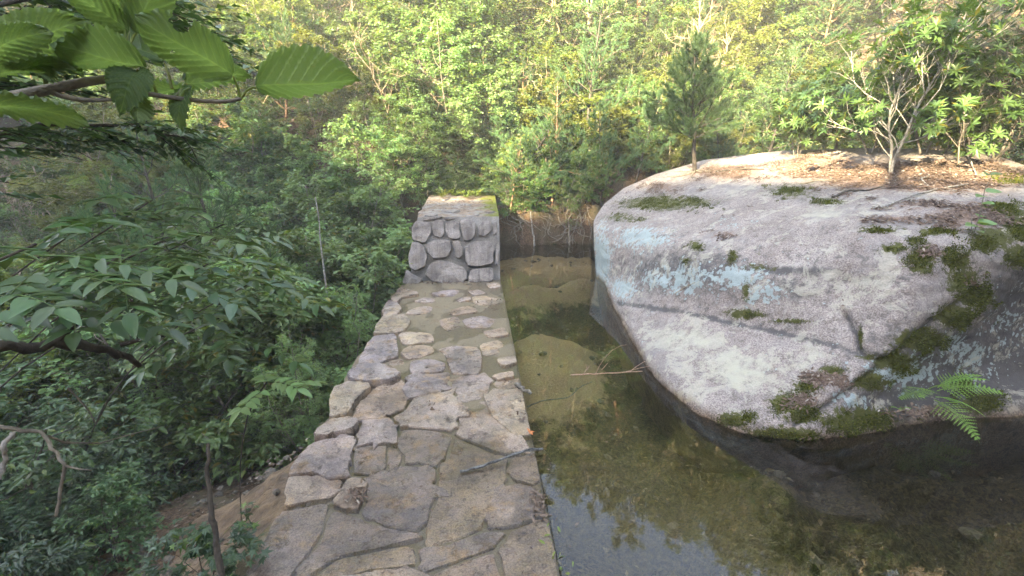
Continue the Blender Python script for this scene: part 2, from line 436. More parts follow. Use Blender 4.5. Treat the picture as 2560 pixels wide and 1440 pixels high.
# ------------------------------------------------------------------ terrain
def gauss(x, y, cx, cy, rx, ry): return np.exp(-(((x - cx) / rx) ** 2 + ((y - cy) / ry) ** 2))
def sandmap(x, y):
    s = gauss(x, y, .95, 5.75, .75, 1.05) * 1.15 + .55 * gauss(x, y, .7, 4.4, .5, .6)
    s = s + sstep(9.0, 9.6, y) * sstep(12.0, 11.2, y) * sstep(3.3, 2.7, x) + gauss(x, y, .9, 8.6, .55, .9) + 1.1 * gauss(x, y, 2.25, 8.75, .8, .55)
    s = s - 1.0 * gauss(x, y, 1.75, 9.35, .75, .30) - .8 * gauss(x, y, 1.1, 7.4, .8, .35) + .22 * fbm(x * 1.6, y * 1.6, 2.0, 4)
    return np.clip(s, 0, 1.2)
def terrain(x, y):
    x, y = np.asarray(x, float), np.asarray(y, float)
    n = fbm(x * .35, y * .35, 0, 4); nf = fbm(x * 1.7, y * 1.7, 3.0, 3)
    bed = -.75 + .52 * sandmap(x, y) + .06 * nf + .12 * gauss(x, y, 2.0, 8.8, .6, .35)
    bed = bed + .34 * np.exp(-((y - 2.95) / .50) ** 2) * sstep(1.7, 2.5, x) + .22 * nf * sstep(1.5, 2.5, x) * sstep(4, 3, y)
    near = sstep(1.0, -1.2, y)
    bed = bed + near * 2.2 + .9 * np.maximum(0, -1.0 - y) * .6
    step = sstep(11.62, 12.15, y + .12 * nf)
    bed = bed + step * (1.6 + .15 * nf)
    left = np.interp(y, [-6, -1, .5, 2, 3.4, 5.4, 8, 10, 12, 14], [1.6, .9, .25, -.45, -.85, -1.5, -2.2, -2.0, -.9, .2])
    left = left - .22 * np.clip(-1.6 - x, 0, 5.5) + .25 * n + .06 * nf
    left = left + .42 * np.maximum(0, -11 - x)
    k = sstep(-.2, -1.2, x) * sstep(15, 12.6, y)
    z = bed * (1 - k) + left * k
    z = z + .85 * np.clip(y - 12.6 + .05 * np.abs(x) * 0, 0, 34) + sstep(12, 15, y) * .5 * n
    z = z + .80 * np.clip(x - 11.0, 0, 28)
    z = z + 2.6 * sstep(6.0, 8.2, x - .15 * y) * sstep(3.3, 1.8, y) * (1 - near)
    s = x * SUN_D[0] + y * SUN_D[1]
    t = -x * SUN_D[1] + y * SUN_D[0]
    ridge = .74 * np.clip(-s - 9, 0, 34.5) * 1.0 + 1.2 * n * sstep(-9, -16, s)
    z = np.maximum(z, ridge + np.minimum(z, 0)) * 1.0
    return np.minimum(z, 31 + n)
def axis(lo, a, b, hi, fine, grow=1.16):
    c = list(np.arange(a, b + 1e-6, fine)); d = fine; r = b
    while r < hi: d *= grow; r += d; c.append(r)
    d = fine; r = a; l = []
    while r > lo: d *= grow; r -= d; l.append(r)
    return np.array(l[::-1] + c)
def grid_faces(nx, ny):
    i = np.arange(nx - 1)[:, None]; j = np.arange(ny - 1)[None]
    a = i * ny + j
    return np.stack([a, a + ny, a + ny + 1, a + 1], -1).reshape(-1, 4)
xs = axis(-72, -7, 7, 56, .13); ys = axis(-72, -1, 15, 58, .13)
X, Y = np.meshgrid(xs, ys, indexing='ij')
Z = terrain(X, Y)
bedmask = sstep(.06, -.04, Z) * sstep(-1.3, -.6, X) * sstep(12.4, 11.8, Y)
obj('forest_floor', mesh('forest_floor', np.stack([X, Y, Z], -1).reshape(-1, 3), grid_faces(len(xs), len(ys)), M['ground'], True,
    {'bed': bedmask.ravel(), 'sand': np.clip(sandmap(X, Y), 0, 1).ravel()}), kind='structure',
    label='brown leaf strewn valley ground with pool bed and steep wooded slopes', cat='ground')

# ------------------------------------------------------------------ boulder: inverse depth (planes stay planes) through measured points
CTRL = []
def keep_pt(P): CTRL.append(np.asarray(P, float))
def cz(px, py, z): keep_pt(atz(px, py, z))
def cd(px, py, d): keep_pt(atd(px, py, d))
def cy(px, py, y): keep_pt(aty(px, py, y))
def dense(P, k=4):
    P = np.array(P, float); tt = np.linspace(0, len(P) - 1, (len(P) - 1) * k + 1)
    return np.stack([np.interp(tt, np.arange(len(P)), P[:, j]) for j in range(P.shape[1])], -1)
WLINE = [(1500, 690), (1540, 780), (1575, 850), (1609, 905), (1645, 950), (1690, 990), (1740, 1027), (1784, 1054), (1860, 1085), (1960, 1100), (2060, 1097), (2150, 1085), (2250, 1064), (2350, 1052), (2450, 1045), (2560, 1040), (2800, 1030), (3050, 1020)]
for p in dense(WLINE, 2): cz(*p, 0)
for p in ((1484, 590, 8.9), (1490, 640, 8.75), (1484, 560, 9.1)): cy(*p)
for p in ((1512, 785, -.5), (1545, 865, -.5), (1600, 965, -.5), (1650, 1060, -.42), (1700, 1150, -.5), (1850, 1200, -.5), (2000, 1235, -.55), (2300, 1220, -.6), (2560, 1200, -.6), (3050, 1200, -.6), (1740, 1090, -.22), (1900, 1140, -.25)): cz(p[0] - 8, p[1] + 25, p[2] * 1.5 - .15)
CREASE = [(1545, 757, .165), (1620, 765, .355), (1700, 780, .45), (1775, 800, .505), (1850, 812, .55), (1950, 832, .595), (2060, 858, .635), (2140, 880, .64), (2195, 900, .615)]
for p in dense(CREASE): cz(*p)
for p in ((1800, 900, .30), (1700, 850, .28), (1950, 950, .30), (1900, 1020, .11), (2050, 985, .33), (2080, 920, .5), (2010, 1050, .16), (1620, 830, .14), (1850, 980, .17), (1750, 960, .15)): cz(*p)
for p in dense([(1500, 556, 9.05), (1560, 565, 8.05), (1640, 580, 6.75), (1740, 608, 5.62), (1830, 640, 5.02), (1950, 660, 4.56), (2060, 650, 4.30), (2200, 640, 3.98), (2320, 664, 3.78), (2420, 690, 3.72)]): cy(*p)
for p in ((2120, 705, 4.10),): cy(*p)
RIDGE = [(1985, 1066, 3.36), (2090, 1000, 3.42), (2180, 935, 3.47), (2260, 870, 3.53), (2350, 790, 3.60), (2450, 715, 3.68), (2545, 640, 3.78), (2700, 560, 3.9), (2900, 500, 4.1), (3050, 470, 4.2)]
for p in dense(RIDGE, 3): cy(*p)
for p in ((2180, 990, 3.50), (2280, 930, 3.64), (2390, 880, 3.78), (2490, 800, 3.86), (2570, 740, 3.96), (2290, 1000, 3.58), (2420, 970, 3.74), (2550, 930, 3.84), (2800, 800, 4.05)): cy(*p)
for p in dense([(1510, 512, 10.2), (1560, 470, 10.9), (1640, 436, 11.2), (1760, 401, 11.6), (1950, 378, 11.2), (2150, 371, 10.4), (2300, 373, 9.8), (2480, 386, 9.2), (2560, 412, 8.6), (2750, 420, 8.0), (3050, 425, 8.4)], 2): cd(*p)
for p in ((1600, 520, 9.2), (1700, 480, 9.4), (1700, 540, 8.0), (1850, 440, 9.4), (1850, 500, 7.7), (1850, 565, 6.45), (2000, 430, 8.8), (2000, 500, 7.1), (2000, 580, 6.0), (2150, 430, 8.2), (2150, 500, 6.7), (2150, 570, 5.75),
          (2300, 430, 7.9), (2300, 500, 6.6), (2300, 580, 5.8), (2430, 450, 7.6), (2430, 540, 6.4), (2430, 620, 5.8), (2550, 480, 7.4), (2550, 560, 6.5)): cd(*p)
CT = np.array(CTRL); CPX, CPY = proj(CT); CI = 1 / ((CT - C0) @ FW)
CU = np.c_[CPX, CPY] / 1000
def _phi(d): return np.sqrt(d * d + .015 ** 2)
_A = -_phi(np.linalg.norm(CU[:, None] - CU[None], axis=-1)) + np.eye(len(CU)) * .006
_Pm = np.c_[np.ones(len(CU)), CU]
_sol = np.linalg.solve(np.block([[_A, _Pm], [_Pm.T, np.zeros((3, 3))]]), np.r_[CI, 0, 0, 0])
cols = np.concatenate([np.arange(1484, 1700, 4), np.arange(1700, 2600, 6), np.arange(2600, 3051, 15)]).astype(float)
top_y = np.interp(cols, [1484, 1490, 1510, 1560, 1640, 1760, 1950, 2150, 2300, 2480, 2560, 2750, 3050], [556, 541, 511, 470, 435, 400, 377, 370, 372, 386, 412, 420, 425])
bot_y = np.interp(cols, [1484, 1488, 1494, 1512, 1545, 1600, 1650, 1700, 1850, 2000, 2300, 2560, 3050], [610, 660, 740, 830, 920, 1030, 1130, 1215, 1270, 1300, 1290, 1265, 1265])
nvb = 150
PX = np.repeat(cols[:, None], nvb, 1); PY = top_y[:, None] + (bot_y - top_y)[:, None] * np.linspace(0, 1, nvb)[None]
inv = _sol[-3] + _sol[-2] * PX / 1000 + _sol[-1] * PY / 1000
for c_, w_ in zip(CU, _sol): inv = inv - w_ * _phi(np.hypot(PX / 1000 - c_[0], PY / 1000 - c_[1]))
for _ in range(6):
    inv[1:-1, 1:-1] = (inv[1:-1, 1:-1] * 4 + inv[:-2, 1:-1] + inv[2:, 1:-1] + inv[1:-1, :-2] + inv[1:-1, 2:]) / 8
RAYS = FW + RT * ((PX - 1280) / FPX)[..., None] - UP * ((PY - 720) / FPX)[..., None]
BP = C0 + RAYS / np.maximum(inv, .05)[..., None]
def grid_n(P):
    return unit(np.cross(np.gradient(P, axis=1), np.gradient(P, axis=0)))
BN = grid_n(BP); BN = np.where(((BN * (C0 - BP)).sum(-1) < 0)[..., None], -BN, BN)
q = BP
ed = np.minimum(1, np.minimum(np.arange(len(cols))[:, None] / 6, np.arange(nvb)[None] / 5))
dz = .020 * fbm(q[..., 0] * 1.6, q[..., 1] * 1.6, q[..., 2] * 2.4, 4) + .012 * fbm(q[..., 0] * 5, q[..., 1] * 5, q[..., 2] * 9, 3) + .009 * fbm(q[..., 0] * 15, q[..., 1] * 17, q[..., 2] * 22, 2)
def groove(pts, w, d):
    m = np.full(PX.shape, 1e9)
    for (ax, ay), (qx, qy) in zip(pts[:-1], pts[1:]):
        t = np.clip(((PX - ax) * (qx - ax) + (PY - ay) * (qy - ay)) / ((qx - ax) ** 2 + (qy - ay) ** 2), 0, 1)
        m = np.minimum(m, np.hypot(PX - ax - t * (qx - ax), PY - ay - t * (qy - ay)))
    return m, -d * np.exp(-(m / w) ** 2)
CR = []
for pts, w, d in (([(2112, 785), (2138, 830), (2150, 872), (2175, 890), (2215, 903)], 8, .07), ([(1545, 757), (1700, 780), (1850, 812), (1960, 834), (2070, 860), (2150, 884)], 8, .010), ([(1990, 1060), (2090, 1004), (2180, 940), (2260, 876), (2350, 798), (2450, 724)], 12, .05), ([(1790, 655), (1860, 672), (1960, 680)], 12, .012)):
    m_, g_ = groove(pts, w, d); CR.append(m_); dz = dz + g_
BP = BP + BN * (dz * ed)[..., None]
BN = grid_n(BP); BN = np.where(((BN * (C0 - BP)).sum(-1) < 0)[..., None], -BN, BN)
BX, BY, BZ = BP[..., 0], BP[..., 1], BP[..., 2]
def _cell(px, py):
    i = int(np.clip(np.searchsorted(cols, px) - 1, 0, len(cols) - 2)); a = (px - cols[i]) / (cols[i + 1] - cols[i])
    ty, by_ = top_y[i] * (1 - a) + top_y[i + 1] * a, bot_y[i] * (1 - a) + bot_y[i + 1] * a
    v = np.clip((py - ty) / (by_ - ty), 0, .9999) * (nvb - 1); return i, a, int(v), v - int(v)
def on_boulder(px, py):
    i, a, j, b = _cell(px, py)
    return (BP[i, j] * (1 - a) + BP[i + 1, j] * a) * (1 - b) + (BP[i, j + 1] * (1 - a) + BP[i + 1, j + 1] * a) * b
def bh(x, y):
    k = np.argmin((BX - x) ** 2 + (BY - y) ** 2); return BZ.ravel()[k]
def blobs(L, soft=1.0):
    r = np.zeros(PX.shape)
    for (cx, cy_, rx, ry, *k) in L:
        r = np.maximum(r, (k[0] if k else 1.0) * np.exp(-(((PX - cx) / rx) ** 2 + ((PY - cy_) / ry) ** 2) * soft))
    return r
MOSS = blobs([(1650, 508, 130, 22, .8), (1560, 545, 70, 16, .6), (1740, 505, 70, 18, .7), (1980, 478, 80, 22, .7), (2060, 500, 60, 14, .7), (1840, 1050, 60, 20), (1960, 1085, 110, 20), (2110, 1055, 70, 38), (1960, 1010, 42, 34, .9), (2020, 965, 45, 28, .8), (2085, 925, 40, 18, .8),
    (2010, 1035, 60, 30, .9), (2170, 1045, 80, 34), (2230, 622, 40, 16, .9), (2285, 600, 26, 16), (2300, 650, 42, 38), (2390, 650, 50, 34), (2410, 700, 50, 46), (2480, 600, 60, 36), (2545, 560, 50, 60), (2440, 740, 50, 40), (2390, 790, 60, 36), (2300, 850, 70, 32), (2240, 905, 60, 30), (2180, 955, 50, 26),
    (2540, 640, 40, 34), (2340, 575, 50, 14, .9), (2200, 570, 70, 10, .8), (2510, 518, 70, 18, .9), (1740, 612, 26, 14, .9), (1830, 640, 16, 22, .9), (1715, 650, 20, 10, .7), (1865, 785, 55, 14, .9), (1975, 803, 75, 7, .8), (1865, 730, 12, 34, .8), (2150, 840, 9, 36, .9), (2170, 890, 40, 8, .9),
    (2450, 1005, 60, 36), (2400, 960, 40, 46, .8), (1900, 665, 60, 8, .6), (2520, 440, 70, 20, .8)])
LITT = blobs([(2300, 440, 300, 48), (2060, 420, 160, 34), (1820, 430, 120, 26, .8), (2430, 540, 130, 40, .8), (2300, 510, 120, 20, .6), (2250, 545, 130, 16, .6), (2330, 625, 50, 20, .7), (2060, 945, 60, 22, .8), (2010, 1000, 60, 26, .6), (1810, 585, 70, 14, .55), (2450, 700, 40, 30, .4), (1660, 470, 90, 20, .6), (2100, 960, 30, 20, .7), (2330, 1030, 80, 20, .7)])
LICH = blobs([(1600, 595, 90, 34, .8), (1505, 650, 26, 90, 1.0), (1700, 695, 120, 42, .75), (1850, 690, 90, 40, .8), (1560, 720, 50, 34, .8), (1900, 735, 60, 36, .65), (2260, 930, 110, 60, .7), (2400, 890, 100, 70, .6), (2520, 820, 80, 100, .4), (2130, 1000, 60, 40, .6), (1840, 560, 60, 16, .4)])
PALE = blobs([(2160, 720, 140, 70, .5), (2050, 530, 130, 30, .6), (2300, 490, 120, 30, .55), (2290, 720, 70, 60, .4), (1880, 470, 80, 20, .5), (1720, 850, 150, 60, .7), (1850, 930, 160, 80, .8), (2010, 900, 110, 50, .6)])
STAIN_SHADE = blobs([(1720, 680, 240, 80, .78), (1960, 720, 200, 50, .6), (1960, 675, 170, 16, .85), (1640, 590, 130, 14, .5), (2120, 640, 120, 14, .5), (1950, 700, 120, 50, .4), (2390, 930, 240, 140, 1.2), (2570, 840, 130, 210, 1.25), (2250, 1010, 180, 55, 1.1), (2850, 850, 300, 260, 1.2), (2200, 940, 80, 30, .7), (1700, 770, 120, 8, .5)])  # dark stains, plus shade painted under the brow and on the steep faces
for m_ in CR: STAIN_SHADE = np.maximum(STAIN_SHADE, .8 * np.exp(-(m_ / 9) ** 2))
nc = len(cols)
V = [BP.reshape(-1, 3)]; F = [grid_faces(nc, nvb)[:, ::-1]]
# the far side: rows that run on behind the rim and down to the ground
hd = unit(RAYS[:, 0] * [1, 1, 0]); prev = np.arange(nc) * nvb; base = nc * nvb
for k, (o_, dn) in enumerate(((.12, .01), (.35, .07), (.8, .26), (1.5, .75), (2.4, 1.7), (3.0, 3.2))):
    V.append(BP[:, 0] + hd * o_ - np.array([0, 0, dn])); cur = base + np.arange(nc)
    F.append(np.stack([prev[:-1], prev[1:], cur[1:], cur[:-1]], -1)); prev = cur; base += nc
nb = 6 * nc
VV = np.vstack(V)
def full(a): return np.concatenate([a.ravel(), np.tile(a[:, 0], 6)])
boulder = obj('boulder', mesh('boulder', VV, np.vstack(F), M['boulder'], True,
    {'moss': full(MOSS), 'litter': full(LITT), 'lichen': full(LICH), 'pale': full(PALE), 'stain_shade': full(STAIN_SHADE)}),
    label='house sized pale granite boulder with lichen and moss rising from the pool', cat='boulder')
AREA = np.linalg.norm(np.cross(np.gradient(BP, axis=0), np.gradient(BP, axis=1)), axis=-1)
def scatter_on_boulder(field, n):
    w = np.clip(field, 0, 1) * AREA / np.maximum(BY, 2); w = np.where(BZ > .01, w, 0)[:-1, :-1].ravel(); w = w / w.sum()
    k = RNG.choice(len(w), n, p=w); i, j = k // (nvb - 1), k % (nvb - 1); a, b = RNG.uniform(0, 1, (2, n, 1))
    return (BP[i, j] * (1 - a) + BP[i + 1, j] * a) * (1 - b) + (BP[i, j + 1] * (1 - a) + BP[i + 1, j + 1] * a) * b, BN[i, j]
# moss tufts
mf = np.clip((MOSS + .9 * fbm(BX * 7, BY * 7, BZ * 7, 4) * .5 - .50) * 3, 0, 1)
Q, N = scatter_on_boulder(mf, 30000); g = Geo()
D = N + RNG.normal(0, .45, Q.shape); ln = RNG.uniform(.012, .034, len(Q))
g.leaves(Q - N * .006, D, np.cross(D, RNG.normal(0, 1, Q.shape)), ln, .012, 3)
obj('moss', g.build('moss', M['moss']), boulder, kind='stuff')
# dead leaves on the boulder
lf = np.clip((LITT + .8 * fbm(BX * 4, BY * 4, BZ * 4, 3) * .5 - .42) * 3.5, 0, 1)
def flat_leaves(x, y, z, N, size, name, label, m=None):
    n = len(x); g = Geo()
    T = np.cross(N, unit(RNG.normal(0, 1, (n, 3))))
    N2 = unit(N + RNG.normal(0, .33, (n, 3)))
    L = RNG.uniform(.55, 1.2, n) * size
    g.leaves(np.stack([x, y, z], -1) + N * RNG.uniform(.004, .022, n)[:, None], T, N2, L, L * RNG.uniform(.3, .5, n), 4)
    return obj(name, g.build(name, m or M['dead_leaf']), label=label, cat='fallen leaves', kind='stuff')
Q, N = scatter_on_boulder(lf, 17000)
flat_leaves(Q[:, 0], Q[:, 1], Q[:, 2], N, .044, 'leaf_litter', 'brown fallen leaves covering the top of the boulder')

# ------------------------------------------------------------------ the dam
XL, XR = -1.43, .455
dam = obj('stone_dam', None, loc=(-.5, 8.5, -2.5), label='low rubble stone dam with water sliding over its crest and a raised end block', cat='dam')
def under(o, p):
    o.parent = p; o.matrix_parent_inverse = Matrix.Translation(p.location).inverted(); return o
# body: a battered wall whose top carries the mortar
yy = np.arange(.2, 8.62, .06); xx = np.linspace(0, 1, 34)
UX, UY = np.meshgrid(xx, yy, indexing='ij')
edge = XL + .03 + .07 * vnoise(UY * 2.3, UY * 0 + 4) - .28 * sstep(2.9, 1.9, UY)
DX = edge + (XR - edge) * UX
DZ = -.040 + .043 * sstep(3.7, 5.0, UY + .8 * vnoise(DX * 2.2, UY * 1.6)) + .012 * fbm(DX * 3, UY * 3, 0, 4) - .03 * sstep(.06, 0, UX)
top = np.stack([DX, UY, DZ], -1); nx, ny = DX.shape
V = [top.reshape(-1, 3)]; Fq = [grid_faces(nx, ny)]
lw = np.stack([DX[0] - .75, yy, np.full(ny, -3.6)], -1); rw = np.stack([np.full(ny, XR), yy, np.full(ny, -1.6)], -1)
b0 = nx * ny; V += [lw, rw]
j = np.arange(ny - 1)
Fq.append(np.stack([j, j + 1, b0 + j + 1, b0 + j], -1)); a0 = (nx - 1) * ny
Fq.append(np.stack([a0 + j + 1, a0 + j, b0 + ny + j, b0 + ny + j + 1], -1))
under(obj('mortar_bed', mesh('mortar_bed', np.vstack(V), np.vstack(Fq), M['mortar'], True)), dam)

def smooth_poly(P, it=2):
    P = np.asarray(P, float)
    for _ in range(it):
        Q = np.roll(P, -1, 0)
        P = np.stack([P * .86 + Q * .14, P * .14 + Q * .86], 1).reshape(-1, P.shape[1])
    return P
def stone_mesh(P2, O, U, Vv, Nn, h, depth, seed, rough=.012, m=None):
    """P2: outline in the plane (O,U,Vv); h height of the face over the plane"""
    P = smooth_poly(P2, 1) if len(P2) < 14 else np.array(P2, float)
    if np.sum(P[:, 0] * np.roll(P[:, 1], -1) - P[:, 1] * np.roll(P[:, 0], -1)) < 0: P = P[::-1]
    if len(P2) < 14:
        e = []
        for a, b in zip(P, np.roll(P, -1, 0)): e += [a, (a + b) / 2]
        P = np.array(e)
    k = len(P); c = P.mean(0)
    P = c + (P - c) * (1 + .05 * vnoise(np.arange(k) * 1.3, np.full(k, seed * 3.1)))[:, None]
    rings = [(1.03, -depth), (1.0, h - .012), (.975, h - .002), (.80, h + .002), (.5, h + .004), (.22, h + .004)]
    vs = []
    for s_, z_ in rings:
        q = c + (P - c) * s_
        w = z_ + (rough * fbm(q[:, 0] * 4 + seed, q[:, 1] * 4, 1.5, 3) if z_ > -depth else 0)
        vs.append(np.c_[q, w * np.ones(k)])
    vs.append(np.array([[*c, h + .006 + rough * float(fbm(np.array([c[0] * 4 + seed]), np.array([c[1] * 4]), 1.5, 3)[0])]]))
    L = np.vstack(vs)
    W = O + L[:, :1] * U + L[:, 1:2] * Vv + L[:, 2:] * Nn
    F = []; j = np.arange(k); j2 = (j + 1) % k
    for r in range(len(rings) - 1): F.append(np.stack([r * k + j, r * k + j2, (r + 1) * k + j2, (r + 1) * k + j], -1))
    T = np.stack([(len(rings) - 1) * k + j, (len(rings) - 1) * k + j2, np.full(k, len(rings) * k)], -1)
    ctr = O + c[0] * U + c[1] * Vv
    return mesh('stone', W - ctr, [T, np.vstack(F)], m, False), ctr
EX, EY, EZ = np.eye(3)
# outlines of the crest stones as seen in the photograph (pixels), and how far each face stands over the water
CREST = [
 ([(975,746),(1000,717),(1037,727),(1040,736),(1006,739),(994,755)], .05), ([(962,762),(990,745),(999,772),(990,783),(958,790)], .04),
 ([(936,817),(959,786),(1012,788),(1022,802),(1000,827),(938,833)], .05), ([(894,905),(919,855),(937,838),(987,835),(990,886),(981,896),(919,911)], .02),
 ([(866,927),(894,911),(937,911),(981,920),(992,930),(981,941),(900,949),(875,938)], .075), ([(823,992),(834,964),(875,955),(905,957),(900,980),(878,999),(880,1017),(850,1034),(825,1030)], .05),
 ([(888,1020),(919,999),(960,967),(1000,958),(1006,1017),(962,1027),(900,1036)], .012), ([(781,1083),(794,1061),(834,1046),(884,1052),(875,1064),(831,1077)], .05),
 ([(898,1090),(910,1059),(969,1051),(980,1066),(972,1098),(940,1104)], .008), ([(887,1121),(965,1115),(965,1172),(887,1168)], -.012),
 ([(997,1039),(1031,1017),(1053,992),(1106,980),(1134,980),(1145,1039),(1137,1064),(1106,1071),(1012,1064)], .016), ([(1031,949),(1044,939),(1103,937),(1116,955),(1106,972),(1069,986),(1037,984)], .025),
 ([(1031,908),(1066,900),(1106,906),(1103,924),(1062,930),(1033,930)], .005), ([(1097,871),(1137,866),(1197,869),(1197,927),(1162,931),(1131,928),(1125,896)], .012),
 ([(1134,955),(1156,940),(1200,940),(1219,955),(1216,978),(1169,992),(1144,987)], .010), ([(1225,989),(1234,976),(1303,979),(1312,1024),(1317,1066),(1284,1068)], .022),
 ([(1148,1018),(1224,1014),(1297,1109),(1300,1119),(1256,1130),(1144,1084)], .004), ([(1237,936),(1275,931),(1278,939),(1244,950)], .012), ([(1247,896),(1284,889),(1287,902),(1262,910)], .010),
 ([(1006,883),(1025,867),(1053,862),(1075,868),(1078,880),(1044,891),(1022,895)], .002), ([(1000,837),(1031,829),(1072,834),(1081,852),(1044,857),(1012,857)], .004), ([(1212,828),(1256,822),(1266,835),(1228,841)], .008),
 ([(1016,783),(1037,768),(1078,765),(1072,777),(1041,784)], .012), ([(1037,752),(1066,743),(1091,747),(1075,756)], .01), ([(1081,733),(1112,725),(1144,725),(1140,737),(1100,740)], .004),
 ([(1172,728),(1197,724),(1212,731),(1187,737)], .012), ([(1144,746),(1175,741),(1172,749),(1150,752)], .012), ([(1219,708),(1244,707),(1247,717),(1225,718)], .012), ([(978,900),(1000,897),(1006,908),(981,911)], .004),
 ([(719,1188),(742,1145),(773,1105),(840,1090),(884,1094),(872,1150),(860,1172),(773,1180)], .02), ([(1006,1135),(1014,1094),(1022,1070),(1107,1078),(1113,1094),(1109,1143),(1047,1150)], -.008),
 ([(1121,1156),(1141,1098),(1246,1138),(1266,1147),(1256,1195),(1215,1301),(1109,1355),(1076,1334),(1090,1266)], -.014), ([(1279,1147),(1330,1145),(1333,1186),(1301,1189),(1275,1180)], -.010),
 ([(1240,1223),(1299,1223),(1316,1252),(1324,1273),(1299,1299),(1217,1316)], -.012), ([(930,1203),(973,1168),(1000,1160),(1047,1172),(1076,1211),(1086,1242),(1058,1289),(1008,1318),(922,1293),(916,1254)], -.012),
 ([(711,1234),(719,1195),(773,1186),(812,1211),(832,1228),(773,1248),(719,1258)], .015), ([(842,1252),(875,1221),(910,1211),(906,1246),(872,1268)], .018),
 ([(600,1450),(668,1332),(695,1283),(773,1264),(816,1270),(797,1336),(715,1450)], -.008), ([(830,1274),(914,1307),(1004,1330),(1031,1344),(965,1363),(848,1387),(777,1436),(740,1430),(809,1344)], -.012),
 ([(890,1450),(930,1430),(988,1432),(1030,1450),(1020,1500),(880,1500)], .012), ([(1246,1375),(1283,1334),(1336,1316),(1370,1328),(1390,1390),(1396,1450),(1270,1450)], -.012),
 ([(1052,1375),(1120,1361),(1219,1328),(1260,1334),(1230,1369),(1141,1402),(1052,1406)], -.014), ([(1141,1412),(1234,1381),(1254,1450),(1120,1450)], -.014), ([(975,1190),(1000,1162),(1007,1130),(968,1122),(972,1165)], -.02),
 ([(840,1400),(960,1375),(1035,1375),(1030,1408),(930,1420),(790,1446)], -.016), ([(1240,952),(1290,948),(1300,968),(1236,970)], -.006), ([(1160,800),(1200,790),(1240,800),(1215,818),(1172,816)], -.002),
 ([(1100,800),(1140,792),(1150,815),(1115,826)], -.008), ([(950,780),(968,752),(975,748),(992,760),(985,786)], -.01), ([(1120,770),(1180,764),(1190,780),(1130,786)], -.006), ([(1200,860),(1250,852),(1262,880),(1212,888)], -.010), ([(1180,742),(1236,740),(1245,758),(1195,764)], -.004)]
CREST = [(pl, h + (.012 if np.mean([q[1] for q in pl]) < 955 and h < .03 else 0)) for pl, h in CREST]
OUT = []
for pl, h in CREST:
    P = smooth_poly(np.array([atz(px, py, h)[:2] for px, py in pl]), 1); e = []
    for a, b in zip(P, np.roll(P, -1, 0)): e += [a, (a + b) / 2]
    OUT.append(np.array(e))
START = [P.copy() for P in OUT]
for it in range(14):                                              # let the stones swell until the joints between them are narrow
    for i, P in enumerate(OUT):
        oth = np.vstack([Q for k, Q in enumerate(OUT) if k != i]); c = P.mean(0)
        py_ = np.mean([q[1] for q in CREST[i][0]]); lim = .11 if py_ > 950 else .035
        d = np.linalg.norm(P[:, None] - oth[None], axis=-1).min(1); o_ = unit(P - c)
        go = (d > .036) & (np.linalg.norm(P - START[i], axis=1) < lim) & (P[:, 0] < XR - .012) & (P[:, 0] > XL + .05)
        P[go] += o_[go] * .009
for i, (pl, h) in enumerate(CREST):
    P = OUT[i]
    P[:, 0] = np.minimum(P[:, 0], XR - .004)
    big = 1.0 if pl[0][0] < 960 and h > .03 else .5
    me, ctr = stone_mesh(P, np.zeros(3), EX, EY, EZ, h, .30 if big == 1 else .10, i * 1.7 + .3, .022 if h > .01 else .012, M['crest_stone'])
    under(obj('stone', me, loc=ctr), dam)
# unseen near end of the crest: the same masonry carries on to the camera
for i in range(14):
    cxy = np.array([RNG.uniform(-1.2, .2), RNG.uniform(.5, 1.95)])
    a = np.sort(RNG.uniform(0, 6.28, 7)); P = cxy + np.c_[np.cos(a), np.sin(a)] * RNG.uniform(.15, .24)
    me, ctr = stone_mesh(P, np.zeros(3), EX, EY, EZ, -.014, .1, i + 40., .01, M['crest_stone']); under(obj('stone', me, loc=ctr), dam)
# downstream edge stones that jut out of the wall below the crest
for i in range(26):
    y0 = 2.6 + i * .225 + RNG.uniform(-.06, .06); z0 = -RNG.uniform(.25, 1.1)
    a = np.linspace(0, 6.28, 7)[:-1] + RNG.uniform(-.25, .25, 6); P = np.c_[np.cos(a) * .17, np.sin(a) * .14]
    Nw = unit(np.array([-.98, 0, .2])); Uw = np.array([0., 1, 0]); Vw = np.cross(Nw, Uw)
    me, ctr = stone_mesh(P, np.array([XL + .05 + z0 * .2, y0, z0]), Uw, Vw, Nw, .05, .2, i + 80., .02, M['crest_stone']); under(obj('stone', me, loc=ctr), dam)

# raised end block: front face leans back; stones set in concrete
W0, W1, WT = 8.47, 8.90, 1.16
def slabgrid(A, B, Cc, D, nu, nv, amp, seed):
    """bilinear patch A-B (u), D-C (v) with relief"""
    u, v = np.meshgrid(np.linspace(0, 1, nu), np.linspace(0, 1, nv), indexing='ij')
    P = (np.array(A)[None, None] * ((1 - u) * (1 - v))[..., None] + np.array(B)[None, None] * (u * (1 - v))[..., None] + np.array(Cc)[None, None] * (u * v)[..., None] + np.array(D)[None, None] * ((1 - u) * v)[..., None])
    n = unit(np.cross(np.array(B, float) - A, np.array(D, float) - A))
    e = np.minimum(np.minimum(u, 1 - u) * 8, np.minimum(v, 1 - v) * 8).clip(0, 1)
    q = P.reshape(-1, 3); r = fbm(q[:, 0] * 3 + seed, q[:, 1] * 3, q[:, 2] * 3, 4).reshape(u.shape) * amp * e
    return (P + n * r[..., None]).reshape(-1, 3), grid_faces(nu, nv)
gw = Geo()
c = dict(fbl=(-1.40, W0, -.9), fbr=(XR, W0, -.9), ftl=(-1.07, W1, WT), ftr=(XR, W1, WT), btl=(-1.22, 13.4, WT + .04), btr=(XR + .1, 13.4, WT + .04), bbl=(-1.75, 13.4, -.9), bbr=(XR + .1, 13.4, -.9))
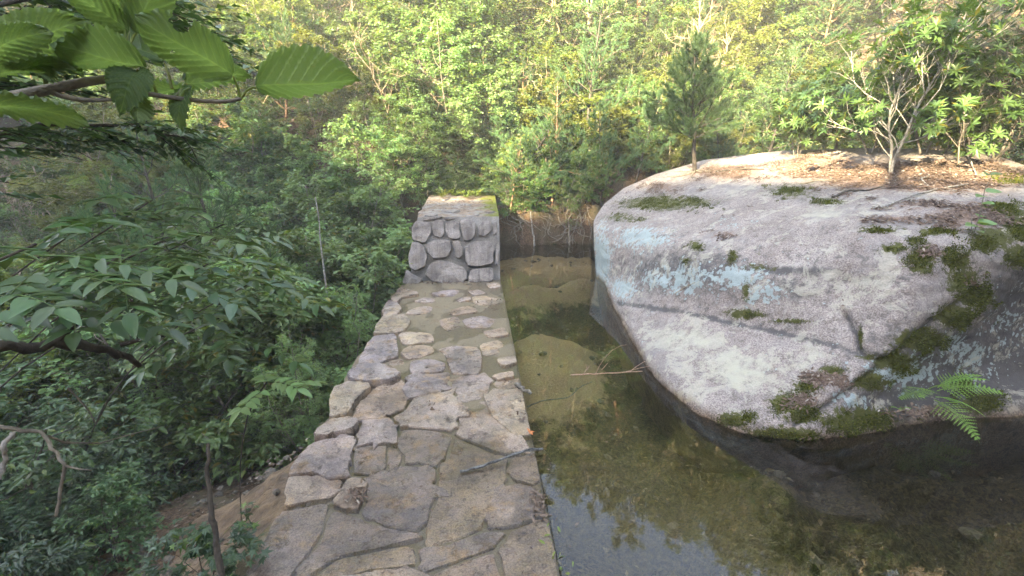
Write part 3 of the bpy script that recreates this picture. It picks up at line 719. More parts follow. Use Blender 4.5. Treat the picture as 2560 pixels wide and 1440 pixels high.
for a, b, c_, d, nu, nv, amp, sd in (('fbl', 'fbr', 'ftr', 'ftl', 30, 30, .022, 1), ('ftl', 'ftr', 'btr', 'btl', 30, 60, .030, 2), ('bbl', 'fbl', 'ftl', 'btl', 50, 24, .03, 3), ('fbr', 'bbr', 'btr', 'ftr', 50, 24, .015, 4), ('btl', 'btr', 'bbr', 'bbl', 8, 8, .0, 5)):
    v_, f_ = slabgrid(c[a], c[b], c[c_], c[d], nu, nv, amp, sd); gw.add(v_, None, f_)
wing = under(obj('end_block', gw.build('end_block', M['wing'], True)), dam)
Uw = np.array([1., 0, 0]); Vw = unit(np.array([0, W1 - W0, WT])); Nw = np.cross(Uw, Vw)
O_ = np.array([0, W0, 0.])
def on_face(px, py):
    d = ray(px, py); t = ((O_ - C0) @ Nw) / (d @ Nw); p = C0 + d * t - O_
    return [p @ Uw, p @ Vw]
WING = [[(310,430),(340,392),(480,400),(508,470),(488,540),(430,625),(302,598),(292,520)],[(512,402),(560,372),(632,400),(636,540),(600,568),(530,550),(507,480)],[(644,402),(740,384),(796,425),(810,568),(760,588),(690,570),(652,500)],[(806,394),(860,368),(972,402),(966,540),(930,588),(852,606),(820,500)],
 [(992,460),(1050,394),(1128,394),(1136,500),(1060,556),(1002,538)],[(258,760),(292,622),(350,612),(428,662),(456,770),(436,868),(340,918),(272,888)],[(444,642),(540,594),(698,592),(716,680),(678,768),(522,786),(464,730)],[(728,614),(790,594),(828,680),(832,758),(790,788),(752,768)],
 [(854,682),(930,614),(1118,604),(1166,690),(1156,838),(1000,876),(872,856)],[(192,1050),(240,902),(300,952),(408,1012),(370,1060),(250,1078)],[(444,960),(490,842),(600,802),(740,842),(866,902),(876,990),(830,1056),(640,1052),(502,1028)],[(892,980),(922,902),(1148,882),(1166,1030),(902,1040)],
 [(638,352),(740,347),(760,372),(652,384)],[(1150,420),(1195,400),(1200,520),(1155,540)],[(1185,700),(1212,690),(1214,860),(1180,850)],[(395,390),(500,350),(620,345),(600,362),(520,380)]]
for i, pl in enumerate(WING):
    P = np.array([on_face(960 + x_ / 4.235, 460 + y_ / 4.235) for x_, y_ in pl])
    me, ctr = stone_mesh(P, O_, Uw, Vw, Nw, .024, .08, i * 2.3 + 11, .026, M['wing_stone'])
    o = obj('stone', me, loc=ctr); o.parent = wing
# stones laid along the top edges of the block, half buried
for i, (px, py, s) in enumerate(((1062, 532, .17), (1085, 512, .2), (1078, 540, .13), (1128, 528, .2), (1180, 538, .15), (1160, 515, .18), (1225, 530, .12), (1105, 500, .2), (1220, 505, .2))):
    q = atz(px, py, WT)
    a = np.linspace(0, 6.28, 8)[:-1] + RNG.uniform(-.3, .3, 7); P = q[:2] + np.c_[np.cos(a) * s, np.sin(a) * s * 1.3]
    P[:, 0] = np.clip(P[:, 0], -1.12, XR - .02); P[:, 1] = np.maximum(P[:, 1], W1 + .02)
    me, ctr = stone_mesh(P, np.array([0, 0, WT]), EX, EY, EZ, .03, .06, i + 31., .02, M['wing'])
    o = obj('stone', me, loc=ctr); o.parent = wing

# bedrock shelf at the near foot of the dam
SL = np.array([atz(px, py, z) for px, py, z in ((705, 1195, -.10), (640, 1240, -.30), (560, 1300, -.55), (480, 1440, -.62), (640, 1400, -.16), (720, 1290, -.06), (600, 1330, -.36), (520, 1240, -.80), (620, 1200, -.60), (690, 1170, -.45), (400, 1440, -.8), (600, 1500, -.1), (460, 1500, -.5))])
def rbf_fit(Cp):
    A = np.linalg.norm(Cp[:, None, :2] - Cp[None, :, :2], axis=-1); Pm = np.c_[np.ones(len(Cp)), Cp[:, :2]]
    s = np.linalg.solve(np.block([[A - .02 * np.eye(len(A)), Pm], [Pm.T, np.zeros((3, 3))]]), np.r_[Cp[:, 2], 0, 0, 0])
    return lambda x, y: s[-3] + s[-2] * x + s[-1] * y + sum(w * np.hypot(x - c[0], y - c[1]) for c, w in zip(Cp, s))
slabh = rbf_fit(SL)
sx = np.arange(-3.0, -1.2, .035); sy = np.arange(1.2, 4.3, .035)
SX, SY = np.meshgrid(sx, sy, indexing='ij')
SZ = slabh(SX, SY) + .06 * fbm(SX * 1.2, SY * 3.5, 0, 4) + .035 * fbm(SX * 5, SY * 7, 0, 3)
SZ = np.minimum(SZ, -.06) - 1.2 * sstep(-2.5, -3.0, SX) - 1.2 * sstep(3.6, 4.2, SY)
obj('bedrock_shelf', mesh('bedrock_shelf', np.stack([SX, SY, SZ], -1).reshape(-1, 3), grid_faces(len(sx), len(sy)), M['slab'], True), label='orange brown wet bedrock shelf sloping away below the near end of the dam', cat='rock')

# ------------------------------------------------------------------ water
wx = np.linspace(XR + .003, 13, 80); wy = np.linspace(-3, 12.6, 80)
WX, WY = np.meshgrid(wx, wy, indexing='ij')
obj('pool_water', mesh('pool_water', np.stack([WX, WY, 0 * WX], -1).reshape(-1, 3), grid_faces(80, 80), M['pool'], True), kind='structure', label='still clear brown pool held back by the stone dam', cat='water')
oy = np.arange(.3, 8.58, .05); ox = np.linspace(0, 1, 40)
OX, OY = np.meshgrid(ox, oy, indexing='ij')
oe = np.interp(OY, oy, np.interp(oy, yy, DX[0])) - .02
PXo = oe + (XR - oe) * OX
PZo = -.006 * fbm(PXo * 6, OY * 6, 0, 3) * .5 * sstep(1, .9, OX) - .10 * sstep(.06, 0, OX) ** 2
obj('overflow_water', mesh('overflow_water', np.stack([PXo, OY, PZo], -1).reshape(-1, 3), grid_faces(len(ox), len(oy)), M['overflow'], True), kind='structure', label='thin clear sheet of water sliding over the dam crest', cat='water')
#PLANTS
# ------------------------------------------------------------------ plants: templates, then individuals
def rot_about(v, ax, a):
    v, ax = np.asarray(v, float), unit(ax)
    return v * math.cos(a) + np.cross(ax, v) * math.sin(a) + ax * (ax @ v) * (1 - math.cos(a))
class Tree:
    def __init__(s, seed): s.r = np.random.default_rng(seed); s.wood = Geo(); s.tw = []
    def branch(s, p, d, L, r0, wob=.25, trop=.0, seg=6, taper=.35, k=6):
        P = [np.asarray(p, float)]; d = unit(d)
        for i in range(seg):
            d = unit(d + s.r.normal(0, wob / math.sqrt(seg), 3) + np.array([0, 0, trop / seg]))
            P.append(P[-1] + d * L / seg)
        P = np.array(P); s.wood.tube(P, np.linspace(r0, r0 * taper, seg + 1), k)
        return P
    def side(s, P, t, ang, az):
        f = t * (len(P) - 1); i = min(int(f), len(P) - 2); a = f - i
        q = P[i] * (1 - a) + P[i + 1] * a; d = unit(P[i + 1] - P[i])
        u = unit(np.cross(d, [0.2, 0.1, 1.0] if abs(d[2]) < .9 else [1, 0, 0.1])); w = np.cross(d, u)
        o = math.cos(az) * u + math.sin(az) * w
        return q, d * math.cos(ang) + o * math.sin(ang)

def broadleaf(seed, H=7.0, stems=1, crown0=.35, spread=.36, leaf=.09, lw=.5, n1=11, n2=5, n3=4, nl=11, shape=4, bark='bark_tan', lm='leaf_mid', flat=.5, droop=-.15, r0=.012):
    t = Tree(seed); r = t.r; P_, D_, N_ = [], [], []
    for st in range(stems):
        lean = r.normal(0, .10 if stems == 1 else .28, 2)
        P = t.branch([r.normal(0, .05 * (stems > 1)), r.normal(0, .05 * (stems > 1)), -.25], [lean[0], lean[1], 1], H * r.uniform(.85, 1.0), H * r0, .22, .25, 9, .22, 7)
        az = r.uniform(0, 6.28)
        for i in range(n1):
            f = crown0 + (1 - crown0) * (i + r.uniform(0, .9)) / n1; az += 2.4 + r.normal(0, .4)
            q, d = t.side(P, min(f, .99), r.uniform(.7, 1.25), az)
            L1 = H * spread * (1.08 - .75 * ((f - crown0) / (1 - crown0)) ** 1.5) * r.uniform(.65, 1.1)
            B = t.branch(q, d, L1, H * r0 * .38 * (1.1 - f * .6), .45, .25, 6, .3, 4)
            for j in range(n2):
                q2, d2 = t.side(B, .25 + .75 * (j + r.uniform(0, .8)) / n2, r.uniform(.5, 1.1), r.uniform(0, 6.28))
                d2 = d2 * np.array([1, 1, flat]); L2 = L1 * r.uniform(.32, .55)
                B2 = t.branch(q2, d2, L2, H * r0 * .11, .4, .1, 4, .4, 3)
                for k in range(n3):
                    q3, d3 = t.side(B2, .2 + .8 * (k + r.uniform(0, 1)) / n3 * .99, r.uniform(.5, 1.0), r.uniform(0, 6.28))
                    d3 = unit(d3 * np.array([1, 1, flat * .7])); L3 = min(L2 * .6, .55) * r.uniform(.6, 1.1)
                    t.wood.tube([q3, q3 + d3 * L3 * .5, q3 + d3 * L3 + [0, 0, -.02]], [H * r0 * .04 + .0015, H * r0 * .03 + .001, .001], 3, False)
                    f_ = (np.arange(nl) + r.uniform(0, 1, nl)) / nl
                    sd = np.cross(d3, [0, 0, 1]); sd = sd / max(np.linalg.norm(sd), .1)
                    sg = np.where(np.arange(nl) % 2 == 0, 1, -1)
                    P_.append(q3 + d3 * (f_[:, None] * L3) + r.normal(0, .35 * leaf, (nl, 3)))
                    D_.append(d3 * .7 + sd[None] * sg[:, None] * r.uniform(.4, 1.1, nl)[:, None] + r.normal(0, .22, (nl, 3)) + [0, 0, droop])
                    N_.append(np.array([0, 0, 1.0]) + r.normal(0, .38 if flat < .45 else .75, (nl, 3)))
    g = Geo(); P_, D_, N_ = np.vstack(P_), np.vstack(D_), np.vstack(N_)
    sz = leaf * r.uniform(.65, 1.2, len(P_))
    g.leaves(P_, D_, N_, sz, sz * lw, shape)
    return t.wood.build('trunk', M[bark], True), g.build('crown', M[lm])

def pine(seed, H=3.0, crown0=.3, spread=.38, whorls=8, per=5, bend=.12, need=.09, nn=32, path=None, wid=.006, r0=.014, tuft=1.0):
    t = Tree(seed); r = t.r; P_, D_ = [], []
    if path is None: P = t.branch([0, 0, -.2], [r.normal(0, .06), r.normal(0, .06), 1], H + .2, H * r0, bend, .3, 9, .2, 7)
    else: P = np.array(path, float); t.wood.tube(P, np.linspace(H * r0, H * r0 * .25, len(P)), 7)
    az = 0
    def tufts(q, d, L, cnt):
        for f_ in np.linspace(.35, 1, cnt):
            n = int(nn * (1.3 if f_ == 1 else .8)); c = q + d * L * f_
            v = unit(d[None] * (.9 if f_ < 1 else 1.2) + r.normal(0, .55, (n, 3)) + [0, 0, .18])
            P_.append(c + d[None] * r.uniform(-.04, .02, n)[:, None]); D_.append(v)
    for i in range(whorls):
        f = crown0 + (1 - crown0) * (i + .3 * r.uniform(0, 1)) / whorls
        for j in range(per):
            az += 6.283 / per + r.normal(0, .3)
            if r.uniform() < .12: continue
            q, d = t.side(P, min(f, .985), r.uniform(.95, 1.35), az)
            L1 = H * spread * (1.05 - .85 * ((f - crown0) / (1 - crown0))) * r.uniform(.6, 1.1)
            B = t.branch(q, d, L1, H * r0 * .32 * (1.1 - f * .7), .35, .35, 5, .3, 4)
            m = max(3, int(L1 * 9))
            for k in range(m):
                q2, d2 = t.side(B, .25 + .75 * (k + r.uniform(0, 1)) / m * .99, r.uniform(.5, .95), r.uniform(0, 6.28))
                d2 = unit(d2 + [0, 0, .25]); L2 = r.uniform(.10, .24) * (.6 + .3 * H / 3)
                t.wood.tube([q2, q2 + d2 * L2 * .9], [.0035, .002], 3, False); tufts(q2, d2, L2, 3)
            tufts(B[-2], unit(B[-1] - B[-2]), np.linalg.norm(B[-1] - B[-2]), 3)
    for k in range(5):
        d = unit([r.normal(0, .28) * (k > 0), r.normal(0, .28) * (k > 0), 1]); L2 = r.uniform(.18, .34) * H / 3
        t.wood.tube([P[-1], P[-1] + d * L2], [.006, .003], 4); tufts(P[-1], d, L2, 5)
    P_, D_ = np.vstack(P_), np.vstack(D_); g = Geo()
    g.leaves(P_, D_, np.cross(D_, r.normal(0, 1, D_.shape)), need * r.uniform(.7, 1.15, len(P_)), wid, 3)
    return t.wood.build('trunk', M['bark_dark' if seed % 2 else 'bark_red'], True), g.build('crown', M['needle'])

def whorled(seed, H=1.8, stems=3, leaf=.13, lw=.30, n1=7, n2=4, nl=8, lm='leaf_cool', bark='bark_pale', spread=.42, r0=.0095):
    """open shrub with leaves in rosettes at the twig tips"""
    t = Tree(seed); r = t.r; P_, D_, N_ = [], [], []
    def rosette(c, d):
        a = np.arange(nl) * 6.283 / nl + r.uniform(0, 6)
        d = unit(d); u = unit(np.cross(d, [.3, .1, 1])); w = np.cross(d, u)
        o = np.cos(a)[:, None] * u + np.sin(a)[:, None] * w
        P_.append(np.repeat(c[None], nl, 0)); D_.append(o + d * r.uniform(.15, .6, nl)[:, None] + [0, 0, -.05]); N_.append(d[None] + o * -.2 + np.array([0, 0, .5]))
    for st in range(stems):
        P = t.branch([r.normal(0, .05), r.normal(0, .05), -.12], [r.normal(0, .25), r.normal(0, .25), 1], H * r.uniform(.75, 1), H * r0, .4, .2, 7, .35, 7)
        rosette(P[-1], P[-1] - P[-2]); az = r.uniform(0, 6)
        for i in range(n1):
            az += 2.4
            q, d = t.side(P, .20 + .78 * i / n1, r.uniform(.6, 1.1), az); L1 = H * spread * r.uniform(.55, 1.05)
            B = t.branch(q, d, L1, H * r0 * .4, .5, .35, 5, .4, 4); rosette(B[-1], B[-1] - B[-2])
            for j in range(n2):
                q2, d2 = t.side(B, .4 + .58 * j / n2, r.uniform(.5, .9), r.uniform(0, 6.28))
                B2 = t.branch(q2, unit(d2 + [0, 0, .3]), L1 * r.uniform(.25, .5), H * r0 * .18, .3, .3, 3, .5, 3); rosette(B2[-1], B2[-1] - B2[-2])
    g = Geo(); P_, D_, N_ = np.vstack(P_), np.vstack(D_), np.vstack(N_); sz = leaf * r.uniform(.7, 1.15, len(P_))
    g.leaves(P_, D_, N_, sz, sz * lw, 6)
    return t.wood.build('trunk', M[bark], True), g.build('crown', M[lm])

def bare(seed, H=2.5, stems=4, bark='bark_tan'):
    t = Tree(seed); r = t.r; g0 = t.wood; tw = Geo()
    for st in range(stems):
        P = t.branch([r.normal(0, .06), r.normal(0, .06), -.15], [r.normal(0, .35), r.normal(0, .35), 1], H * r.uniform(.7, 1), .022, .45, .1, 8, .25, 6)
        for i in range(8):
            q, d = t.side(P, .3 + .69 * i / 8, r.uniform(.5, 1.0), r.uniform(0, 6.28)); L1 = H * .35 * r.uniform(.5, 1.1)
            t.wood = tw; B = t.branch(q, d, L1, .010, .5, .2, 5, .35, 4)
            for j in range(6):
                q2, d2 = t.side(B, .2 + .79 * j / 6, r.uniform(.5, 1.0), r.uniform(0, 6.28))
                B2 = t.branch(q2, d2, L1 * r.uniform(.3, .6), .005, .5, .1, 4, .4, 3)
            t.wood = g0
    return g0.build('trunk', M[bark], True), tw.build('crown', M[bark])

def put(tpl, name, loc, label, cat, group=None, rz=None, sc=1.0, tilt=.06, crown='crown'):
    e = obj(name, None, loc=loc, label=label, cat=cat, group=group)
    e.rotation_euler = (RNG.normal(0, tilt), RNG.normal(0, tilt), RNG.uniform(0, 6.28) if rz is None else rz)
    e.scale = (sc, sc, sc * RNG.uniform(.92, 1.1))
    obj('trunk', tpl[0], e); obj(crown, tpl[1], e)
    return e
def tz(x, y): return float(terrain(np.array([x]), np.array([y]))[0])

T_tree = [broadleaf(20 + i, H=6.5, stems=(1, 2, 2, 3)[i], crown0=.16, leaf=(.10, .12, .09, .105)[i], lm=('leaf_mid', 'leaf_bright', 'leaf_bright', 'leaf_mid')[i], bark=('bark_tan', 'bark_tan', 'bark_grey', 'bark_tan')[i], n1=(20, 12, 12, 9)[i], n2=7, n3=5, nl=20) for i in range(4)]
T_shrub = [broadleaf(40 + i, H=2.6, stems=(4, 3, 5)[i], crown0=.12, leaf=(.075, .085, .065)[i], lm=('leaf_bright', 'leaf_mid', 'leaf_mid')[i], bark='bark_tan', n1=10, n2=6, n3=4, nl=18, spread=.36, r0=.007) for i in range(3)]
T_cool = [broadleaf(50 + i, H=3.0, stems=(3, 4, 3)[i], crown0=.15, leaf=(.085, .065, .10)[i], lw=.55, lm=('leaf_cool', 'leaf_cool', 'leaf_mid')[i], bark='bark_grey', n1=10, n2=6, n3=4, nl=10, spread=.36, flat=.3, r0=.008, shape=6) for i in range(3)]
T_fine = [broadleaf(60 + i, H=2.4, stems=4, crown0=.08, leaf=.042, lw=.42, lm=('leaf_mid', 'leaf_cool')[i], bark='bark_grey', n1=10, n2=6, n3=4, nl=12, spread=.3, flat=.5, r0=.007) for i in range(2)]
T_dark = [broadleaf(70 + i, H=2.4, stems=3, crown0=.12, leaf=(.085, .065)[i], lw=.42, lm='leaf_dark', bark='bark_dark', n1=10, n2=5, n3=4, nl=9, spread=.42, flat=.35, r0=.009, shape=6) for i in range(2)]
T_darktree = [broadleaf(76 + i, H=6.5, stems=2, crown0=.2, leaf=.085, lm='leaf_dark', bark='bark_dark', n1=12, n2=6, n3=4, nl=12, flat=.4) for i in range(2)]
T_pine = [pine(80 + i, H=3.2, whorls=8, per=5) for i in range(3)]
T_bare = [bare(90 + i) for i in range(2)]

def lattice(x0, x1, y0, y1, d, jit=.42):
    pts = []
    for i, y in enumerate(np.arange(y0, y1, d * .87)):
        for x in np.arange(x0 + (i % 2) * d / 2, x1, d):
            pts.append((x + RNG.uniform(-jit, jit) * d, y + RNG.uniform(-jit, jit) * d))
    return pts
def where(x, y, z):
    px, py = proj(np.array([x, y, z + 1.0]))
    for lim, w in ((0, 'beyond the left edge'), (330, 'by the far left edge'), (640, 'behind the leafy branch'), (860, 'up left of the end block'), (1060, 'just left of the end block'), (1260, 'straight behind the end block'), (1430, 'behind the crooked pine'), (1620, 'behind the boulder end'), (1800, 'behind the young pine'), (2000, 'right of the young pine'), (2180, 'behind the low boulder shrubs'), (2380, 'behind the white stemmed shrub'), (2560, 'by the far right edge'), (1e9, 'beyond the right edge')):
        if px < lim: break
    return w
def row(y, a, b): return 'lower' if y < a else 'middle' if y < b else 'upper'
# foot of the far slope: shrubs and small pines
for x, y in lattice(-14, 12.5, 12.7, 17.6, .98):
    if -1.9 < x < .9 and y < 13.8: continue
    if 3.0 < x < 11.5 and y < 13.9: continue
    if y < 12.9 and x < 3.2: continue
    z = tz(x, y); u = RNG.uniform()
    if u < .13: put(T_pine[RNG.integers(3)], 'pine_tree', (x, y, z), f'young pine in the {row(y, 14.3, 16)} shrub belt {where(x, y, z)}', 'pine', 'young pines at the foot of the far slope', sc=RNG.uniform(.7, 1.15))
    elif u < .20: put(T_bare[RNG.integers(2)], 'bare_shrub', (x, y, z), f'leafless tan shrub in the {row(y, 14.3, 16)} shrub belt {where(x, y, z)}', 'shrub', 'bare twiggy shrubs on the far slope', sc=RNG.uniform(.7, 1.2))
    elif u < .55 and x < 1: put(T_cool[RNG.integers(3)], 'leafy_shrub', (x, y, z), f'cool green broad leaved shrub in the {row(y, 14.3, 16)} shrub belt {where(x, y, z)}', 'shrub', 'shaded shrubs at the foot of the far slope', sc=RNG.uniform(.7, 1.05))
    else: put(T_shrub[RNG.integers(3)], 'broadleaf_shrub', (x, y, z), f'small leaved pale stemmed shrub in the {row(y, 14.3, 16)} shrub belt {where(x, y, z)}', 'shrub', 'small leaved shrubs on the far slope', sc=RNG.uniform(.7, 1.1))
for x, y, sc, k in ((-1.5, 13.9, 1.0, 0), (-.7, 14.1, 1.1, 1), (.1, 14.0, .95, 2), (.75, 13.7, .9, 0), (-1.9, 13.2, .9, 1), (-.3, 14.9, 1.3, 0), (.6, 14.8, 1.2, 2), (-1.3, 15.1, 1.3, 2), (1.5, 13.5, .8, 1), (2.3, 13.6, .8, 2)):
    put(T_cool[k] if sc > .85 else T_dark[k % 2], 'overhanging_shrub', (x, y, tz(x, y)), f'dense {["cool green", "large leaved", "mid green"][k]} shrub overhanging the dark hollow, {row(y, 13.8, 14.5)} row, {where(x, y, 1)}', 'shrub', 'shrubs overhanging the hollow behind the end block', sc=sc)
for x, y, sc, k in ((.85, 12.4, .6, 0), (1.35, 12.35, .62, 1), (1.9, 12.4, .6, 2), (2.45, 12.3, .6, 0), (2.9, 12.4, .65, 1), (1.1, 13.1, .7, 2), (2.1, 13.1, .7, 0), (3.2, 13.2, .7, 1)):
    put(T_shrub[k] if k else T_fine[0], 'bank_shrub', (x, y, tz(x, y) - .05), f'small leaved shrub on the lip of the bank above the pool {where(x, y, 1)}', 'shrub', 'shrubs on the lip of the pool bank', sc=sc, tilt=.15)
for i in range(5):
    x, y = .9 + i * .55, 12.25 + .1 * (i % 2)
    put(T_pine[i % 3], 'bank_pine', (x, y, tz(x, y)), f'small pine leaning from the bank over the pool {where(x, y, 1)}', 'pine', 'small pines on the pool bank', sc=.62 + .12 * (i % 3), tilt=.3)
for i, x in enumerate(np.arange(3.6, 11.4, .62)):
    y = 13.45 + .35 * (i % 3) / 2; k = i % 3
    put(T_shrub[k], 'rim_shrub', (x, y, tz(x, y)), f'small leaved shrub close behind the boulder {where(x, y, 2)}', 'shrub', 'shrubs close behind the boulder', sc=.75 + .12 * k)
for x, y, sc in ((-1.05, 13.35, .75), (-.5, 13.5, .8), (.05, 13.4, .75), (.5, 13.6, .8), (-.2, 13.9, .9), (-1.5, 13.3, .8)):
    put(T_dark[int(abs(x * 10)) % 2], 'overhanging_shrub', (x, y, tz(x, y)), 'glossy dark shrub filling the shaded hollow right behind the end block', 'shrub', 'dark shrubs right behind the end block', sc=sc)
# the slope itself
for x, y in lattice(-22, 22, 16.8, 27, 1.75):
    z = tz(x, y); u = RNG.uniform()
    if u < .10: put(T_pine[RNG.integers(3)], 'pine_tree', (x, y, z), f'taller pine on the {row(y, 19.5, 23)} sunlit slope {where(x, y, z)}', 'pine', 'pines up the sunlit slope', sc=RNG.uniform(1.2, 1.8))
    elif u < .17: put(T_bare[RNG.integers(2)], 'bare_tree', (x, y, z), f'leafless pale tree on the {row(y, 19.5, 23)} sunlit slope {where(x, y, z)}', 'tree', 'bare trees up the sunlit slope', sc=RNG.uniform(1.3, 2.0))
    elif u < .40: put(T_shrub[RNG.integers(3)], 'broadleaf_shrub', (x, y, z), f'yellow green shrub on the {row(y, 19.5, 23)} sunlit slope {where(x, y, z)}', 'shrub', 'shrubs up the sunlit slope', sc=RNG.uniform(1.0, 1.5))
    else: put(T_tree[RNG.integers(4)], 'broadleaf_tree', (x, y, z), f'broadleaf tree on the {row(y, 19.5, 23)} sunlit slope {where(x, y, z)}', 'tree', 'broadleaf trees on the sunlit slope', sc=RNG.uniform(.6, .95))
# crest of the slope, mirrored in the pool
for x, y in lattice(-34, 34, 28, 47, 4.0):
    put(T_tree[RNG.integers(4)], 'broadleaf_tree', (x, y, tz(x, y)), 'broadleaf tree high on the slope mirrored in the pool', 'tree', 'trees high on the slope', sc=RNG.uniform(.9, 1.35))
# right bank behind the boulder: dark wood
for x, y in lattice(11.2, 30, -6, 17, 2.5):
    put(T_darktree[RNG.integers(2)], 'dark_tree', (x, y, tz(x, y)), f'dark leaved evergreen in the {row(y, 5, 11)} wood right of the boulder, {where(x, y, tz(x, y))}', 'tree', 'dark evergreens on the right bank', sc=RNG.uniform(.75, 1.15))
for x, y in ((7.6, 1.6), (8.8, -.6), (9.6, 2.2), (7.4, -1.8), (10.5, .5), (6.6, -3.4), (9.2, -3.6)):
    put(T_darktree[RNG.integers(2)], 'dark_tree', (x, y, tz(x, y)), 'dark leaved evergreen tree overhanging the near right bank', 'tree', 'dark evergreens over the near right bank', sc=RNG.uniform(.9, 1.2))
# unseen tall trees added behind the camera to shade the right side
T_tall = broadleaf(79, H=13, stems=1, crown0=.55, spread=.30, leaf=.13, n1=16, n2=7, n3=5, nl=12, lm='leaf_dark', bark='bark_dark', r0=.011)
for x, y, a in ((1.4, -4.6, 'nearest'), (4.6, -5.2, 'rightmost'), (-2.2, -3.4, 'leftmost'), (-2.5, -9.5, 'rearmost')):
    put(T_tall, 'unseen_shade_tree', (x, y, tz(x, y)), f'{a} added tall shade tree unseen behind the dam end', 'tree', sc=1.0)
# downstream hollow on the left
for x, y in lattice(-13, -2.5, 3.6, 13.2, 1.2):
    z = tz(x, y); u = RNG.uniform()
    near = math.hypot(x, y)
    if near < 3.9 or (x > -4.0 and y < 5.9) or (x > -3.2 and y < 6.4): continue
    if x < -7 and u < .35: put(T_tree[RNG.integers(4)], 'hollow_tree', (x, y, z), f'leafy tree rising from the {row(y, 7, 10.5)} hollow {where(x, y, z)}', 'tree', 'trees in the hollow below the dam', sc=RNG.uniform(.5, .75))
    elif y < 6.0 and RNG.uniform() < .75: put(T_dark[RNG.integers(2)], 'dark_shrub', (x, y, z), f'glossy dark shrub in the {row(y, 7, 10.5)} hollow {where(x, y, z)}', 'shrub', 'dark shrubs in the hollow below the dam', sc=RNG.uniform(.9, 1.35))
    else: put(T_cool[RNG.integers(3)], 'leafy_shrub', (x, y, z), f'broad leaved green shrub in the {row(y, 7, 10.5)} hollow {where(x, y, z)}', 'shrub', 'green shrubs below the dam', sc=RNG.uniform(.95, 1.3))
# ridge that keeps the valley in shade
for x, y in lattice(-70, 20, -60, 34, 4.2):
    s = x * SUN_D[0] + y * SUN_D[1]
    if -44 < s < -29 and y < 32: put(T_darktree[RNG.integers(2)], 'ridge_tree', (x, y, tz(x, y)), 'evergreen tree on the ridge that shades the valley', 'tree', 'trees on the shading ridge', sc=RNG.uniform(.55, .9))
# ------------------------------------------------------------------ single plants the photo shows one by one
def pin(px, py): return on_boulder(px, py)
p = pin(1738, 432)
def upath(px_list, d): return [atd(x, y, d) for x, y in px_list]
trunk = [(0, 0, -.15), (-.02, 0, .1), (-.07, .02, .45), (-.10, 0, .85), (-.17, .03, 1.3), (-.22, .02, 1.7), (-.24, 0, 2.1), (-.26, .02, 2.45)]
e = put(pine(101, H=2.6, crown0=.36, spread=.46, whorls=9, per=7, path=trunk, need=.11, nn=42, r0=.019, wid=.007), 'young_pine', p, 'young pine with a bare slightly crooked trunk growing on the boulder edge', 'pine', rz=0, tilt=0)
g = Geo()
for k in range(7):
    a = RNG.uniform(0, 6.28); q = np.array([0, 0, .05]); P = [q]
    for i in range(5):
        q = q + np.array([math.cos(a), math.sin(a), 0]) * .13; a += RNG.normal(0, .4)
        zz = float(bh(p[0] + q[0], p[1] + q[1])) - p[2] + .01; P.append([q[0], q[1], min(zz, .05)])
        q = np.array(P[-1])
    g.tube(P, np.linspace(.022, .006, 6), 5)
obj('roots', g.build('roots', M['bark_grey'], True), e)
def bough(px, py, d, L, base_d=None):
    pass
# low dead-needled lower boughs left of the young pine come with the pool pines
bent = [(0, 0, -.3), (-.02, 0, .15), (-.16, .05, .5), (-.34, .05, .72), (-.42, 0, 1.0), (-.36, .05, 1.4), (-.20, .1, 1.8), (.05, .1, 2.15), (.25, .1, 2.45)]
pb = atd(1345, 560, 12.25)
put(pine(103, H=2.7, crown0=.42, spread=.62, whorls=8, per=5, path=bent, need=.09, nn=36, r0=.024, wid=.006), 'bent_pine', pb, 'crooked dark trunked pine leaning out over the far end of the pool', 'pine', rz=0, tilt=0)
for px, py, d, H, sd, lab in ((1500, 560, 12.6, 2.3, 105, 'bushy pine at the far pool bank between the crooked pine and the boulder'), (1455, 470, 14.2, 4.0, 107, 'taller pine with a kinked trunk behind the far pool bank'), (1250, 500, 13.2, 2.0, 109, 'low spreading pine right behind the end block'),
                              (1580, 480, 13.6, 2.6, 111, 'pine with drooping grey lower boughs beside the back of the boulder'), (1905, 392, 15.0, 3.9, 113, 'bright yellow green pine lit by sun behind the boulder'), (1800, 440, 14.5, 2.2, 115, 'small pine close behind the boulder crest'), (1410, 560, 12.5, 1.6, 117, 'small dense pine on the pool bank by the pale stakes')):
    b = atd(px, py, d); b[2] = tz(b[0], b[1])
    put(pine(sd, H=H, crown0=.22, spread=.46, whorls=8, per=5, need=.085), 'pine_tree', b, lab, 'pine', tilt=.05)
for px, py, d, H, sd, lab in ((545, 520, 9.0, 4.4, 121, 'grey forked pine rising from the hollow on the left'), (300, 520, 8.5, 4.0, 123, 'soft needled pine in the hollow behind the leafy branch'), (150, 450, 10.5, 5.0, 125, 'pale green pine near the left edge of the hollow'), (420, 480, 11.5, 5.2, 127, 'pine standing behind the grey forked pine')):
    b = atd(px, py, d); b[2] = tz(b[0], b[1]); h = CAM_Z - .3 - b[2] if sd == 121 else H
    put(pine(sd, H=max(h, H), crown0=.35, spread=.36, whorls=9, per=6, need=.10, nn=28), 'pine_tree', b, lab, 'pine', tilt=.05)
